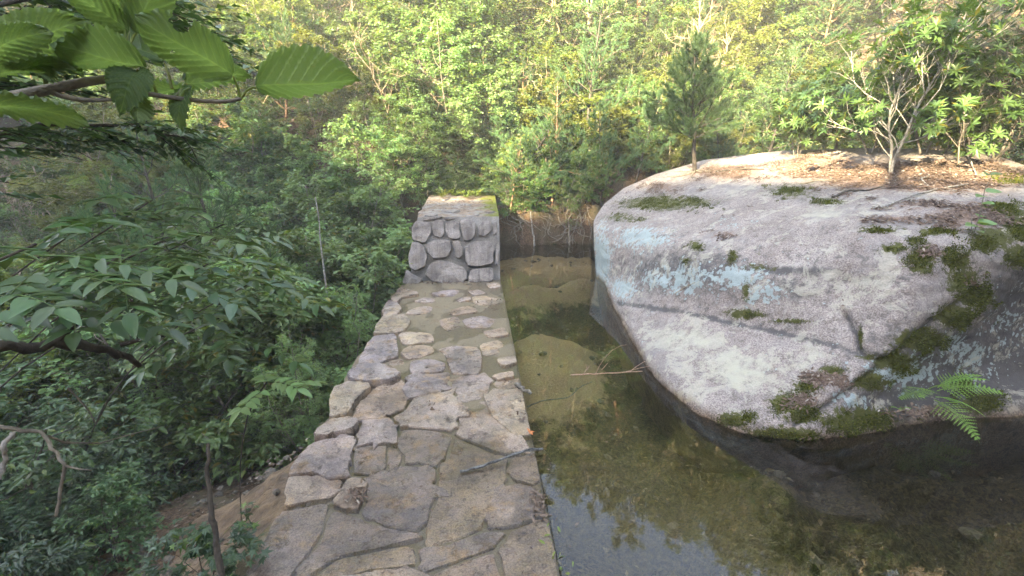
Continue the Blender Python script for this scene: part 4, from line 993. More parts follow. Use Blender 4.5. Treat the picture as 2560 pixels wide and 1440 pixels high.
for px, py, H, st, sd, sc, lab in ((2214, 436, 2.1, 2, 131, 1, 'open shrub with white stems and leaf rosettes on the boulder top'), (2425, 412, 1.15, 2, 133, 1, 'small bowed shrub with long leaves right of the white stemmed shrub'), (2085, 372, 1.25, 3, 135, 1, 'low spreading shrub left of the white stemmed shrub'), (1985, 390, 1.0, 3, 137, 1, 'short leafy shrub at the back rim of the boulder'),
                                (2330, 385, 1.7, 3, 139, 1, 'dense rosette shrub behind the white stemmed shrub'), (2480, 395, 1.9, 3, 141, 1, 'dim rosette shrub at the right rim of the boulder'), (2180, 385, 1.6, 3, 143, 1, 'leafy shrub at the back rim behind the white stemmed shrub')):
    b = pin(px, py)
    put(whorled(sd, H=H, stems=st, n1=17 if H > 1.5 else 11, n2=8, nl=9, leaf=.12, spread=.46 if H > 1.5 else .6, lm='leaf_mid' if sd < 139 else 'leaf_dark', bark='bark_pale' if sd == 131 else 'bark_grey'), 'rosette_shrub', b, lab, 'shrub', tilt=.03)
b = atz(1078, 492, WT)
put(broadleaf(151, H=.95, stems=2, crown0=.35, leaf=.075, lw=.34, n1=7, n2=3, n3=2, nl=6, lm='leaf_cool', bark='bark_grey', shape=6, r0=.01), 'sapling', b, 'pale leaved sapling on the left corner of the end block', 'sapling', tilt=.02)
T_low = broadleaf(191, H=.85, stems=5, crown0=.1, leaf=.055, lw=.45, n1=7, n2=4, n3=3, nl=8, lm='leaf_dark', bark='bark_dark', spread=.5, r0=.008)
for i, (x, y) in enumerate(((-1.05, 12.95), (-.65, 13.1), (-.25, 12.95), (.1, 13.1), (.42, 12.95), (-.85, 13.4), (-.05, 13.45), (.35, 13.35), (-.45, 13.35))):
    put(T_low, 'low_shrub', (x, y, max(tz(x, y), WT) - .05), 'low dark shrub in the thicket at the back of the end block', 'shrub', 'low thicket at the back of the end block', sc=RNG.uniform(.8, 1.1))
# low green plants on the end block
for i, (px, py) in enumerate(((1110, 496), (1138, 492), (1165, 497), (1190, 494), (1150, 484))):
    b = atz(px, py, WT + .02); g = Geo(); n = 60
    a = RNG.uniform(0, 6.28, n); D = np.c_[np.cos(a), np.sin(a), RNG.uniform(.1, .9, n)]
    st = np.c_[np.cos(a), np.sin(a), np.ones(n) * 1.2] * RNG.uniform(.02, .14, n)[:, None]
    g.leaves(st, D, np.array([0, 0, 1.]) + 0 * D, RNG.uniform(.08, .15, n), .035, 6)
    obj('ground_plant', g.build('ground_plant', M['leaf_bright'], False), loc=b, label='low bright green plant in the row along the top of the end block', cat='plant', group='low plants on the end block')

# saplings of compound leaves in the left foreground
def leaf_basis(P, D, N, s=1.0):
    D = unit(D); Yv = unit(np.cross(N, D)); N = np.cross(D, Yv)
    m = Matrix.Identity(4)
    for i in range(3): m[i][0], m[i][1], m[i][2], m[i][3] = D[i] * s, Yv[i] * s, N[i] * s, P[i]
    return m
def blade_mesh(name, L, W, m, n=7, fold=.16, arch=.18):
    u = np.linspace(0, 1, n); w = W / 2 * np.sin(np.pi * u ** .8) ** .75 * (1 - .25 * u); w[0] = w[-1] = .0008
    V = np.concatenate([np.c_[u * L, s_ * w, np.abs(s_) * w * fold * 2 - arch * L * u ** 2] for s_ in (-1, 0, 1)])
    j = np.arange(n - 1); Q = np.concatenate([np.stack([k * n + j, k * n + j + 1, (k + 1) * n + j + 1, (k + 1) * n + j], -1) for k in (0, 1)])
    return mesh(name, V, Q, m, True)
LEAFLET = [blade_mesh('leaflet', .092, .042, M[k]) for k in ('leaf_dull', 'leaf_dark')]
BRIGHTLET = blade_mesh('leaflet', .08, .038, M['leaf_cool'])
def compound_sapling(base, tops, label, npl, lets=(LEAFLET[0], LEAFLET[1], LEAFLET[1]), LL=.38, stem_r=.006):
    e = obj('compound_leaf_sapling', None, loc=base, label=label, cat='sapling'); g = Geo(); base = np.array(base)
    for top in tops:
        top = np.array(top) - base; mid = top * np.array([.35, .35, .72]) + RNG.normal(0, .06, 3)
        tt = np.linspace(0, 1, 8)[:, None]; g.tube(2 * tt * (1 - tt) * mid + tt ** 2 * top, np.linspace(stem_r, .004, 8), 6)
        a0 = RNG.uniform(0, 6.28)
        for k in range(npl):
            a = a0 + k * 2.4; lift = RNG.uniform(-.15, .45); L = LL * RNG.uniform(.75, 1.15)
            d0 = unit([math.cos(a), math.sin(a), lift]); st = top - np.array([0, 0, .018 * k])
            t_ = np.linspace(0, 1, 7); P = st + d0 * (t_[:, None] * L) + np.array([0, 0, -1.]) * (t_ ** 2 * L * .28)[:, None]
            gr = Geo(); gr.tube(P, np.linspace(.0032, .0014, 7), 4)
            c = obj('compound_leaf', gr.build('compound_leaf', M['leaf_mid'], True), e)
            up = np.array([0, 0, 1.]) + RNG.normal(0, .12, 3); me = lets[RNG.integers(len(lets))]
            for q in range(5):
                f = .26 + .17 * q; i = min(int(f * 6), 5); pt = P[i] + (P[i + 1] - P[i]) * (f * 6 - i); tg = unit(P[i + 1] - P[i]); sd = unit(np.cross(tg, up))
                for sgn in (-1, 1):
                    o = obj('leaflet', me, c); o.matrix_local = leaf_basis(pt, tg * .55 + sd * sgn + RNG.normal(0, .08, 3), up + RNG.normal(0, .2, 3), RNG.uniform(.8, 1.05) * (.8 + .25 * f))
            o = obj('leaflet', me, c); o.matrix_local = leaf_basis(P[-1], unit(P[-1] - P[-2]), up, 1.05)
    obj('stem', g.build('stem', M['bark_dark'], True), e)
def gnd(px, py, d):
    b = atd(px, py, d); b[2] = tz(b[0], b[1]); return b
compound_sapling((-4.3, 2.4, tz(-4.3, 2.4)), [atd(410, 600, 2.35), atd(300, 640, 2.1), atd(520, 660, 2.5)], 'sapling with tiers of dark compound leaves in front of the hollow', 8)
compound_sapling((-4.6, 1.2, tz(-4.6, 1.2)), [atd(90, 610, 2.0), atd(190, 700, 2.2), atd(-40, 690, 2.0)], 'sapling of compound leaves at the left edge above the dark log', 8)
compound_sapling((-5.2, 3.6, tz(-5.2, 3.6)), [atd(380, 500, 2.9), atd(560, 560, 3.1), atd(240, 540, 2.9)], 'taller sapling of compound leaves behind the dark tiers', 8)
compound_sapling((-4.6, 4.6, tz(-4.6, 4.6)), [atd(640, 700, 2.8), atd(560, 790, 2.6)], 'sapling of compound leaves reaching toward the dam', 7)
compound_sapling(gnd(560, 1130, 3.6), [atd(668, 955, 2.35)], 'small bright sapling with compound leaves beside the dam edge', 4, (BRIGHTLET,), .22, .004)

# small undergrowth of the left foreground
T_maple = []
for sd in (161, 162):
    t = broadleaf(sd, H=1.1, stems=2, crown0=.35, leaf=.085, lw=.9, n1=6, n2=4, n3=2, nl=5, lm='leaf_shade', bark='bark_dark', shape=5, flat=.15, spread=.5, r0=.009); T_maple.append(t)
for px, py, d, H, lab in ((440, 1430, 2.9, .7, 'dark stemmed seedling tree with flat lobed leaves beside the bedrock shelf'), (120, 1430, 2.3, .9, 'lobed leaf seedling in the bottom left corner')):
    put(T_maple[RNG.integers(2)], 'lobed_leaf_seedling', gnd(px, py, d), lab, 'seedling', tilt=.04, sc=H)
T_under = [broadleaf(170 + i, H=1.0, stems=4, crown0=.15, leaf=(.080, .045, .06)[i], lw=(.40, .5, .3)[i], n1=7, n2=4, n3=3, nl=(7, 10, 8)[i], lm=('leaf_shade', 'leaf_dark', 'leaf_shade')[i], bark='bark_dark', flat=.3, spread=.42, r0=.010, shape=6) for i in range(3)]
for x, y in lattice(-5.2, -2.1, .6, 4.2, .62):
    px, py = proj(np.array([x, y, tz(x, y) + .4]))
    if y > 2.9 and x > -2.9: continue
    if (x > -3.0 and y > 2.0) or (px > 400 and py > 980): continue
    put(T_under[RNG.integers(3)], 'undergrowth_shrub', (x, y, tz(x, y)), f'low dark shrub in the {row(y, 1.9, 3.1)} undergrowth, {"left edge" if px < 120 else "under the pale dead branch" if px < 260 else "right of the pale dead branch" if px < 380 else "beside the bare dark stem"}', 'shrub', 'undergrowth below the near end of the dam', sc=RNG.uniform(.65, 1.05))
for x, y, H, lab in ((-2.15, 6.6, 1.0, 'fine leaved shrub hugging the middle of the dam face'), (-2.3, 7.7, 1.1, 'fine leaved shrub next to the foot of the end block'), (-2.3, 5.6, .8, 'fine leaved shrub on the bank below the dark jutting stone'), (-2.9, 6.4, 1.15, 'tall fine leaved shrub with a pale stem below the dam'), (-2.6, 8.6, 1.2, 'fine leaved shrub beside the end block'), (-3.2, 7.4, 1.2, 'fine leaved shrub between the pale stem and the hollow'), (-2.25, 9.6, 1.0, 'fine leaved shrub against the side of the end block')):
    put(T_fine[RNG.integers(2)], 'fine_leaved_shrub', (x, y, tz(x, y)), lab, 'shrub', sc=H)
for x, y, H, lab in ((-2.55, 8.9, 1.2, 'broad leaved bush crowding the left side of the end block'), (-2.4, 10.2, 1.2, 'broad leaved bush behind the left side of the end block'), (-2.85, 6.5, 1.0, 'broad leaved bush rising beside the middle of the crest'), (-3.05, 7.5, 1.1, 'broad leaved bush two bushes nearer than the end block'), (-3.5, 6.9, 1.2, 'broad leaved bush behind the one beside the middle of the crest'), (-2.75, 8.3, 1.0, 'broad leaved bush touching the near left corner of the end block'), (-3.0, 9.6, 1.3, 'bright broad leaved bush left of the end block'), (-3.6, 8.4, 1.3, 'tall broad leaved bush facing the far half of the crest'), (-2.9, 11.4, 1.1, 'broad leaved bush at the back left corner of the end block')):
    put(T_cool[RNG.integers(3)], 'leafy_bush', (x, y, tz(x, y)), lab, 'bush', sc=H)

# tree limb with dark sprays overhead on the left
t = Tree(181); r = t.r; Pn, Dn, Nn = [], [], []
e = obj('overhanging_tree', None, loc=(-4.2, 1.2, tz(-4.2, 1.2)), label='dark tree whose limbs slope across the upper left corner', cat='tree')
base = np.array(e.location)
tw = Geo()
tw.tube([[0, 0, -.3], [.05, 0, 1.5], [0, .1, 3.2], [-.1, .1, 5.2]], [.11, .09, .07, .04], 8)
for pts, d in ((((-420, 420), (-100, 250), (30, 185), (150, 105), (260, 50), (380, -30)), 2.9), (((-400, 100), (-50, 40), (120, -20), (260, -90)), 3.2), (((-300, 560), (-20, 330), (160, 300), (330, 318), (470, 350)), 3.3), (((-300, 300), (0, 40), (200, 10), (420, 60), (560, 130)), 3.6)):
    Pp = [np.array([0, 0, RNG.uniform(2.4, 3.4)])] + [atd(x_, y_, d) - base for x_, y_ in pts]
    tt = np.linspace(0, len(Pp) - 1, 22); Pp = np.array(Pp); Pp = np.stack([np.interp(tt, np.arange(len(Pp)), Pp[:, k]) for k in range(3)], -1) + RNG.normal(0, .012, (22, 3))
    tw.tube(Pp, np.linspace(.020, .005, 22), 6)
    for k in range(46):
        q, dd = t.side(Pp, r.uniform(.25, .995), r.uniform(.6, 1.2), r.uniform(0, 6.28)); dd = unit(dd * [1, 1, .3]); L = r.uniform(.2, .5)
        tw.tube([q, q + dd * L * .6, q + dd * L + [0, 0, -.05]], [.004, .003, .0012], 3, False)
        n = 18; f = np.linspace(.1, 1, n); sd = unit(np.cross(dd, [0, 0, 1])); sg = np.where(np.arange(n) % 2, 1, -1)
        Pn.append(q + dd * (f * L)[:, None]); Dn.append(dd * .6 + sd * sg[:, None] + r.normal(0, .2, (n, 3)) + [0, 0, -.15]); Nn.append(np.array([0, 0, 1.]) + r.normal(0, .3, (n, 3)))
for (x0, y0, z0), (x1, y1, z1), zt in (((.8, .6, 4.6), (2.4, 1.6, 5.0), 3.4), ((.3, 1.2, 4.4), (1.0, 3.0, 4.6), 3.2), ((-.8, .8, 4.2), (-1.6, 2.4, 4.6), 3.0), ((1.0, -.4, 4.4), (2.6, -.4, 4.9), 3.6), ((-1.2, -.2, 4.0), (-3.2, .6, 4.4), 3.1), ((.6, .9, 5.4), (2.2, 2.8, 5.9), 4.4), ((-.4, 1.2, 5.2), (-.9, 3.2, 5.6), 4.2)):
    Pp = np.array([[0, 0, zt], [x0, y0, z0], [x1, y1, z1]]); tt = np.linspace(0, 2, 16)
    Pp = np.stack([np.interp(tt, np.arange(3), Pp[:, k]) for k in range(3)], -1) + RNG.normal(0, .03, (16, 3))
    tw.tube(Pp, np.linspace(.035, .008, 16), 6)
    for k in range(70):
        q, dd = t.side(Pp, r.uniform(.3, .995), r.uniform(.6, 1.3), r.uniform(0, 6.28)); dd = unit(dd * [1, 1, .35]); L = r.uniform(.35, .9)
        tw.tube([q, q + dd * L * .6, q + dd * L + [0, 0, -.05]], [.005, .003, .0012], 3, False)
        n = 18; f = np.linspace(.1, 1, n); sd = unit(np.cross(dd, [0, 0, 1])); sg = np.where(np.arange(n) % 2, 1, -1)
        Pn.append(q + dd * (f * L)[:, None]); Dn.append(dd * .6 + sd * sg[:, None] + r.normal(0, .2, (n, 3)) + [0, 0, -.15]); Nn.append(np.array([0, 0, 1.]) + r.normal(0, .3, (n, 3)))
g = Geo(); Pn, Dn, Nn = np.vstack(Pn), np.vstack(Dn), np.vstack(Nn); sz = .072 * r.uniform(.7, 1.2, len(Pn))
g.leaves(Pn, Dn, Nn, sz, sz * .5, 4)
obj('trunk', tw.build('trunk', M['bark_dark'], True), e); obj('crown', g.build('crown', M['leaf_dark']), e)

# ------------------------------------------------------------------ leafy branch close to the camera
def big_leaf(seed, L, W, curl=.25, fold=.18, hole=None, twist=0.0):
    rr = np.random.default_rng(seed); nu, nv = 64, 15
    u = np.linspace(0, 1, nu); v = np.linspace(-1, 1, nv)
    w = (u + .004) ** .55 * (1 - u + .002) ** .80; w = w / w.max(); w = np.where(u > .86, w * (1 - .35 * (u - .86) / .14), w)
    U_, V_ = np.meshgrid(u, v, indexing='ij')
    saw = (U_ * 27) % 1.0
    wid = W / 2 * w[:, None] * (1 + .075 * saw * (np.abs(V_) > .93) * (U_ < .97)) * (1 + .03 * np.sin(U_ * 9 + seed))
    x = U_ * L + np.abs(V_) * wid * .20
    y = V_ * wid
    side = ((U_ - np.abs(V_) * .26) * 9) % 1.0
    z = np.abs(V_) * wid * fold * 2 - curl * L * U_ ** 2 + .0045 * np.sin(side * 6.283) * (np.abs(V_) ** .5) + .006 * np.sin(U_ * 5 + V_ * 2 + seed) + twist * V_ * wid * U_
    Q = grid_faces(nu, nv)
    if hole is not None:
        c = np.stack([U_, V_], -1).reshape(-1, 2)[Q].mean(1); k = np.ones(len(Q), bool)
        for hu, hv, ru, rv in hole: k &= ((c[:, 0] - hu) / ru) ** 2 + ((c[:, 1] - hv) / rv) ** 2 > 1
        Q = Q[k]
    return mesh('leaf', np.stack([x, y, z], -1).reshape(-1, 3), Q, M['big_leaf'], True, uv=np.stack([U_, V_], -1).reshape(-1, 2))
NODE = atd(290, 193, 1.0)
br = obj('leafy_branch', None, loc=atd(-60, 262, .95), label='branch of large toothed green leaves hanging in the upper left corner', cat='branch')
B0 = np.array(br.location)
def curve(px, n=14):
    P = np.array([atd(x_, y_, d_) for x_, y_, d_ in px]) - B0; tt = np.linspace(0, len(P) - 1, n)
    C_ = np.stack([np.interp(tt, np.arange(len(P)), P[:, k]) for k in range(3)], -1)
    C_[1:-1] = (C_[:-2] + C_[1:-1] * 2 + C_[2:]) / 4
    return C_
g = Geo()
Q0 = np.array([[-4.2, 1.2, 2.2], [-3.0, 1.0, 2.35], [-1.9, .85, 2.38], [-1.15, .78, 2.33]]) - B0
g.tube(np.vstack([Q0, curve([(-400, 330, .9), (-60, 262, .95)], 4)[1:]]), [.030, .024, .016, .012, .010, .0095, .0089], 8)
g.tube(curve([(-400, 330, .9), (-60, 262, .95), (110, 226, .97), (200, 207, .99), (292, 194, 1.0)], 22), np.linspace(.0088, .0058, 22), 8)
g.tube(curve([(284, 196, 1.0), (300, 176, 1.0), (318, 150, 1.03)]), np.linspace(.006, .003, 14), 6)
g.tube(curve([(286, 190, 1.0), (318, 222, 1.0), (400, 240, 1.0), (500, 252, 1.0), (560, 255, 1.0), (602, 247, 1.0)], 22), np.linspace(.0044, .0030, 22), 7)
g.tube(curve([(118, 226, .97), (150, 240, .97), (210, 251, .96), (285, 249, .96), (322, 243, .96)], 16), np.linspace(.0042, .0025, 16), 6)
obj('twig', g.build('twig', M['bark_grey'], True), br)
# base px, base depth, tip px, tip depth, width/length, lower(-1)/upper(+1) side to us, turn, seed, petiole start
BL = [((583, 190), 1.0, (345, 42), .96, .60, -1, .30, 1, (602, 247), dict(curl=.05, fold=.10, hole=[(.63, .80, .11, .34), (.56, -.55, .02, .07)])),
      ((641, 219), 1.0, (888, 188), 1.02, .50, -1, -.62, 2, (602, 247), dict(curl=.10, fold=.30)),
      ((358, 166), 1.0, (118, 98), .92, .48, -1, .55, 3, (392, 234), dict(curl=.12, fold=.18)),
      ((-10, 150), .9, (192, 50), .95, .52, -1, .35, 4, (-60, 200), dict(curl=.10, fold=.12)),
      ((-70, 150), .85, (112, 72), .85, .50, -1, .45, 5, (-90, 220), dict(curl=.10, fold=.12)),
      ((324, 78), 1.06, (150, -40), 1.02, .46, -1, .25, 6, (318, 150), dict(curl=.10, fold=.15)),
      ((340, 84), 1.04, (420, -110), 1.02, .48, -1, .30, 7, (318, 150), dict(curl=.05, fold=.12)),
      ((312, 60), 1.08, (262, -110), 1.05, .55, -1, .30, 15, (318, 150), dict(curl=.05, fold=.12)),
      ((412, 160), 1.02, (205, 26), 1.12, .34, 1, .85, 8, (430, 222), dict(curl=.20, fold=.22)),
      ((100, 150), .95, (212, 150), 1.0, .40, 1, .9, 9, (120, 222), dict(curl=.30, fold=.2)),
      ((-70, 185), .9, (152, 148), .94, .36, -1, .75, 10, (-80, 250), dict(curl=.15, fold=.2)),
      ((-120, 250), .9, (202, 290), .95, .32, -1, .80, 11, (-120, 262), dict(curl=.08, fold=.12)),
      ((345, 176), .98, (300, 232), .93, .75, 1, .4, 12, (330, 222), dict(curl=.5, fold=.2)),
      ((322, 215), .98, (372, 318), .95, .40, -1, .45, 13, (318, 224), dict(curl=.25, fold=.3)),
      ((480, 226), 1.04, (350, 216), 1.1, .38, -1, .9, 14, (436, 244), dict(curl=.12, fold=.12)),
      ((465, 208), 1.05, (606, 178), 1.12, .44, -1, .75, 16, (448, 246), dict(curl=.12, fold=.15)),
      ((478, 222), 1.02, (425, 276), .97, .40, 1, 1.0, 17, (450, 248), dict(curl=.4, fold=.2)),
      ((110, 156), .95, (124, 208), .92, .45, -1, .5, 18, (115, 222), dict(curl=.2, fold=.25))]
for (bp, bd, tp, td, wl, sgn, turn, sd, pp, kw) in BL:
    A, B = atd(*bp, bd), atd(*tp, td); D = B - A; L = np.linalg.norm(D) * 1.03; D = unit(D)
    toc = unit(C0 - (A + B) / 2); toc = unit(toc - D * (toc @ D)); pr = unit(np.cross(D, toc)); pr = pr if pr[2] > 0 else -pr
    N = sgn * toc * math.cos(turn) + pr * math.sin(abs(turn)) * (1 if sgn < 0 else 1)
    o = obj('leaf', big_leaf(sd, L, L * wl / max(.45, math.cos(turn) ** .5), **kw), br); o.matrix_local = leaf_basis(A - B0, D, N)
    q = atd(*pp, 1.0 if pp[0] > 100 else .95) - B0; a = A - B0
    gp = Geo(); gp.tube([q, q * .6 + a * .4 + [0, 0, .006], q * .2 + a * .8 + [0, 0, .004], a], [.0026, .0022, .0019, .0017], 5, False)
    obj('petiole', gp.build('petiole', M['leaf_bright'], True), br)

# ------------------------------------------------------------------ fern and seedling at the boulder
def frond_mesh(seed, L):
    r = np.random.default_rng(seed); g = Geo(); n = 13; t = np.linspace(0, 1, 12)
    P = np.c_[t * L, .03 * L * np.sin(t * 3), .30 * L * t - .50 * L * t ** 2]; g.tube(P, np.linspace(.003, .001, 12), 4)
    for i in range(n):
        f = .12 + .86 * i / n; k = min(int(f * 11), 10); q = P[k] + (P[k + 1] - P[k]) * (f * 11 - k); tg = unit(P[k + 1] - P[k])
        pl = L * .46 * (1.04 - f) ** .9 * r.uniform(.9, 1.08); pw = L * .86 / n
        for s_ in (-1, 1):
            d = unit(np.array([0, s_, 0]) + tg * .38 + [0, 0, -.10 + r.normal(0, .08)]); m = 6
            ff = (np.arange(m) + .3) / m; c = q + d * (ff * pl)[:, None]
            for s2 in (-1, 1):
                g.leaves(c, d * .9 + s2 * tg, np.array([0, 0, 1.]) + r.normal(0, .10, (m, 3)), pw * .62 * (1.1 - ff * .8), pw * .34 * (1.1 - ff * .6), 4)
            g.leaves([q], d, [[0, 0, 1.]], pl, pw * .22, 4)
    return g.build('frond', M['frond'])
FM = [frond_mesh(i, .36) for i in range(3)]
fb = aty(2325, 985, 3.50)
fern = obj('fern', None, loc=fb, label='bright green fern rooted in the crevice at the foot of the boulder', cat='fern')
for i, (az, el, s_, off) in enumerate(((-1.45, -.25, .95, (0, -.05, -.03)), (-.55, .35, 1.0, (.06, 0, .03)), (-2.4, .35, .75, (-.1, 0, .05)), (-.15, .55, .8, (.08, .02, .06)), (-.75, .0, .75, (.04, -.02, -.02)), (-1.9, .65, .7, (-.02, 0, .05)), (-1.1, .8, .8, (.08, .02, .05)), (-2.8, .1, .6, (-.12, 0, .03)))):
    o = obj('frond', FM[i % 3], fern); o.location = off; o.rotation_euler = Euler((RNG.normal(0, .2), -el, az)); o.scale = (s_ * 1.25,) * 3
fb2 = aty(2245, 1022, 3.42)
f2 = obj('fern', None, loc=fb2, label='tiny fern seedling on the debris left of the bright fern', cat='fern')
for i in range(4):
    o = obj('frond', FM[i % 3], f2); o.rotation_euler = Euler((0, -.5, -3.0 + i * .8)); o.scale = (.26,) * 3
HEART = blade_mesh('leaf', .12, .10, M['leaf_cool'], 8, .08, .15)
sb = pin(2432, 590)
sdl = obj('seedling', None, loc=sb, label='slender seedling with round leaves among the moss on the boulder', cat='seedling')
g = Geo(); g.tube([[0, 0, -.02], [.01, 0, .2], [0, .01, .42], [.02, 0, .55]], [.005, .004, .003, .002], 5); g.tube([[0, 0, -.02], [-.05, 0, .12], [-.07, 0, .2]], [.004, .003, .002], 5)
obj('stem', g.build('stem', M['bark_grey'], True), sdl)
for i, (z_, az, s_) in enumerate(((.55, -.4, .9), (.55, -2.6, 1.0), (.40, -.3, 1.1), (.36, -2.8, 1.0), (.30, -1.5, .8), (.12, -.4, 1.3), (.12, -1.2, 1.0), (.10, -2.9, 1.1), (.05, -1.8, .9), (.18, .4, .9))):
    o = obj('leaf', HEART, sdl); o.matrix_local = leaf_basis((.0, 0, z_), (math.cos(az), math.sin(az), .12), (RNG.normal(0, .2), -.35, 1), s_)

# ------------------------------------------------------------------ sticks, debris
def stick(name, P, r0, r1, m, label, cat='stick', twigs=(), kind=None):
    P = np.array(P, float); b = P[0].copy(); g = Geo(); tt = np.linspace(0, len(P) - 1, max(10, len(P) * 3))
    Q = np.stack([np.interp(tt, np.arange(len(P)), P[:, k]) for k in range(3)], -1) - b; Q[1:-1] += RNG.normal(0, r0 * .35, (len(Q) - 2, 3))
    g.tube(Q, np.linspace(r0, r1, len(Q)) * RNG.uniform(.85, 1.15, len(Q)), 7)
    for T_ in twigs: T_ = np.array(T_, float) - b; g.tube(T_, np.linspace(r1 * .9, r1 * .4, len(T_)), 5)
    return obj(name, g.build(name, m, True), loc=b, label=label, cat=cat)
stick('fallen_stick', [atz(1150, 1179, .02), atz(1200, 1166, .025), atz(1250, 1150, .035), atz(1305, 1128, .045), atz(1357, 1122, .035)], .011, .010, M['stick_dark'], 'dark knobbly stick lying across the crest edge over the water', twigs=[[atz(1305, 1128, .045), atz(1330, 1121, .06), atz(1345, 1122, .06)]])
stick('bark_piece', [atz(1290, 960, .03), atz(1308, 972, .035), atz(1326, 983, .03)], .024, .016, M['bark_grey'], 'short grey chunk of wood on the crest edge by the pool', 'wood')
z3 = lambda px, py, z: atz(px, py, z)
stick('floating_twig', [z3(1427, 938, .012), z3(1480, 935, .015), z3(1540, 932, .015), z3(1606, 928, .02)], .008, .005, M['twig_red'], 'reddish twig with side shoots floating by the boulder', 'twig',
      twigs=[[z3(1489, 934, .015), z3(1500, 912, .12), z3(1512, 895, .22), z3(1530, 876, .30), z3(1552, 864, .33), z3(1566, 862, .34)], [z3(1458, 936, .015), z3(1468, 922, .06), z3(1476, 912, .10)], [z3(1468, 922, .06), z3(1464, 910, .1)], [z3(1489, 934, .015), z3(1492, 955, -.05), z3(1494, 972, -.1)], [z3(1504, 925, .05), z3(1520, 907, .1)], [z3(1575, 929, .02), z3(1590, 917, .06), z3(1612, 903, .1)], [z3(1560, 931, .02), z3(1600, 920, .04), z3(1625, 915, .05)]])
stick('sunken_twig', [z3(1318, 1018, -.01), z3(1360, 1000, -.04), z3(1420, 994, -.06), z3(1455, 965, -.06), z3(1480, 955, -.08)], .007, .004, M['stick_dark'], 'thin dark twig just under the water beside the crest', 'twig')
stick('pale_dead_branch', [atd(-30, 1060, 2.0), atd(45, 1075, 1.95), atd(100, 1075, 1.95), atd(130, 1120, 1.9), atd(165, 1165, 1.85), atd(150, 1230, 1.85), atd(140, 1290, 1.85)], .0062, .0045, M['bark_grey'], 'lichen whitened dead branch hanging in the dark undergrowth', 'branch',
      twigs=[[atd(165, 1165, 1.85), atd(195, 1172, 1.8), atd(228, 1176, 1.8)], [atd(120, 1090, 1.95), atd(160, 1106, 2.0), atd(250, 1108, 2.1), atd(330, 1085, 2.2), atd(400, 1068, 2.3)], [atd(170, 970, 2.1), atd(190, 990, 2.1), atd(225, 1030, 2.1), atd(240, 1062, 2.1)]])
stick('pale_dead_twig', [atd(32, 1080, 1.8), atd(14, 1110, 1.8), atd(10, 1150, 1.8), atd(0, 1195, 1.8), atd(-20, 1205, 1.8)], .007, .005, M['bark_pale'], 'short whitened twig at the left edge beside the pale dead branch', 'twig')
stick('dark_limb', [atd(-200, 880, 2.4), atd(0, 868, 2.4), atd(130, 862, 2.4), atd(230, 868, 2.45), atd(300, 885, 2.5), atd(350, 915, 2.5)], .028, .012, M['bark_dark'], 'dark dead limb lying level behind the compound leaves', 'branch', twigs=[[atd(130, 862, 2.4), atd(165, 835, 2.4), atd(195, 805, 2.4), atd(215, 770, 2.4)], [atd(300, 862, 2.5), atd(350, 850, 2.5), atd(410, 840, 2.5)]])
stick('dark_sapling_stem', [atd(556, 1440, 2.3), atd(535, 1340, 2.35), atd(528, 1275, 2.4), atd(522, 1180, 2.45), atd(520, 1110, 2.5)], .016, .009, M['bark_dark'], 'bare dark stem standing in front of the bedrock shelf', 'stem')
for i, (px, py, H, dx, m, lab) in enumerate(((1338, 612, 1.05, -.12, 'bark_pale', 'pale leaning stake standing in the far end of the pool'), (1425, 612, .9, -.05, 'bark_grey', 'grey upright stake at the far pool bank'), (830, 840, 2.4, -.02, 'bark_pale', 'thin whitish stem rising among the shrubs below the dam'))):
    b = atz(px, py, 0) if i < 2 else atd(px, py, 7.6); b = b - [0, 0, .2]
    stick('dead_stem', [b, b + [dx * .3, 0, H * .35], b + [dx * .7, .03, H * .7], b + [dx, .05, H]], .026 if i < 2 else .016, .014 if i < 2 else .008, M[m], lab, 'stake')
g = Geo()
for i in range(46):                                               # roots hanging on the bank behind the pool
    x0 = RNG.uniform(.6, 3.0); q = np.array([x0, 12.05 + RNG.uniform(0, .1), RNG.uniform(.35, .95)]); a = RNG.normal(0, .5); P = [q]
    for k in range(7):
        q = q + [math.sin(a) * .09, -.035, -abs(math.cos(a)) * .09]; a += RNG.normal(0, .5); q[1] = max(q[1], 11.55); P.append(q.copy())
    g.tube(P, np.linspace(RNG.uniform(.012, .03), .004, 8), 5)
obj('exposed_roots', g.build('exposed_roots', M['bark_grey'], True), label='tangle of bare roots hanging on the bank behind the pool', cat='roots')
# sticks and roots on the boulder
for i, (pts, r0, m, lab) in enumerate((([(2080, 492), (2120, 480), (2165, 476), (2210, 472)], .016, 'bark_dark', 'dark stick lying on the leaf litter left of the long pale stick'), ([(2200, 520), (2260, 500), (2330, 480), (2420, 462)], .013, 'bark_pale', 'long pale stick across the leaf litter on the boulder'), ([(1790, 432), (1850, 428), (1910, 424)], .022, 'bark_dark', 'dark log on the boulder near the young pine'),
        ([(2320, 470), (2300, 452), (2325, 440), (2300, 428)], .010, 'bark_pale', 'crooked pale twig between the boulder shrubs'), ([(2000, 462), (2040, 458), (2090, 452)], .018, 'bark_grey', 'grey branch lying on the boulder below the low shrub'), ([(1690, 735), (1715, 722), (1740, 708)], .006, 'bark_tan', 'small tan twig caught on the face of the boulder'), ([(2410, 380), (2425, 410), (2440, 440)], .014, 'bark_pale', 'bent pale stem at the right of the boulder top'), ([(1775, 520), (1790, 506), (1830, 500)], .007, 'bark_pale', 'short pale twig on the mossy shoulder of the boulder'))):
    stick('stick', [pin(x_, y_) + [0, 0, .012 + .02 * (k % 2)] for k, (x_, y_) in enumerate(pts)], r0, r0 * .5, M[m], lab)
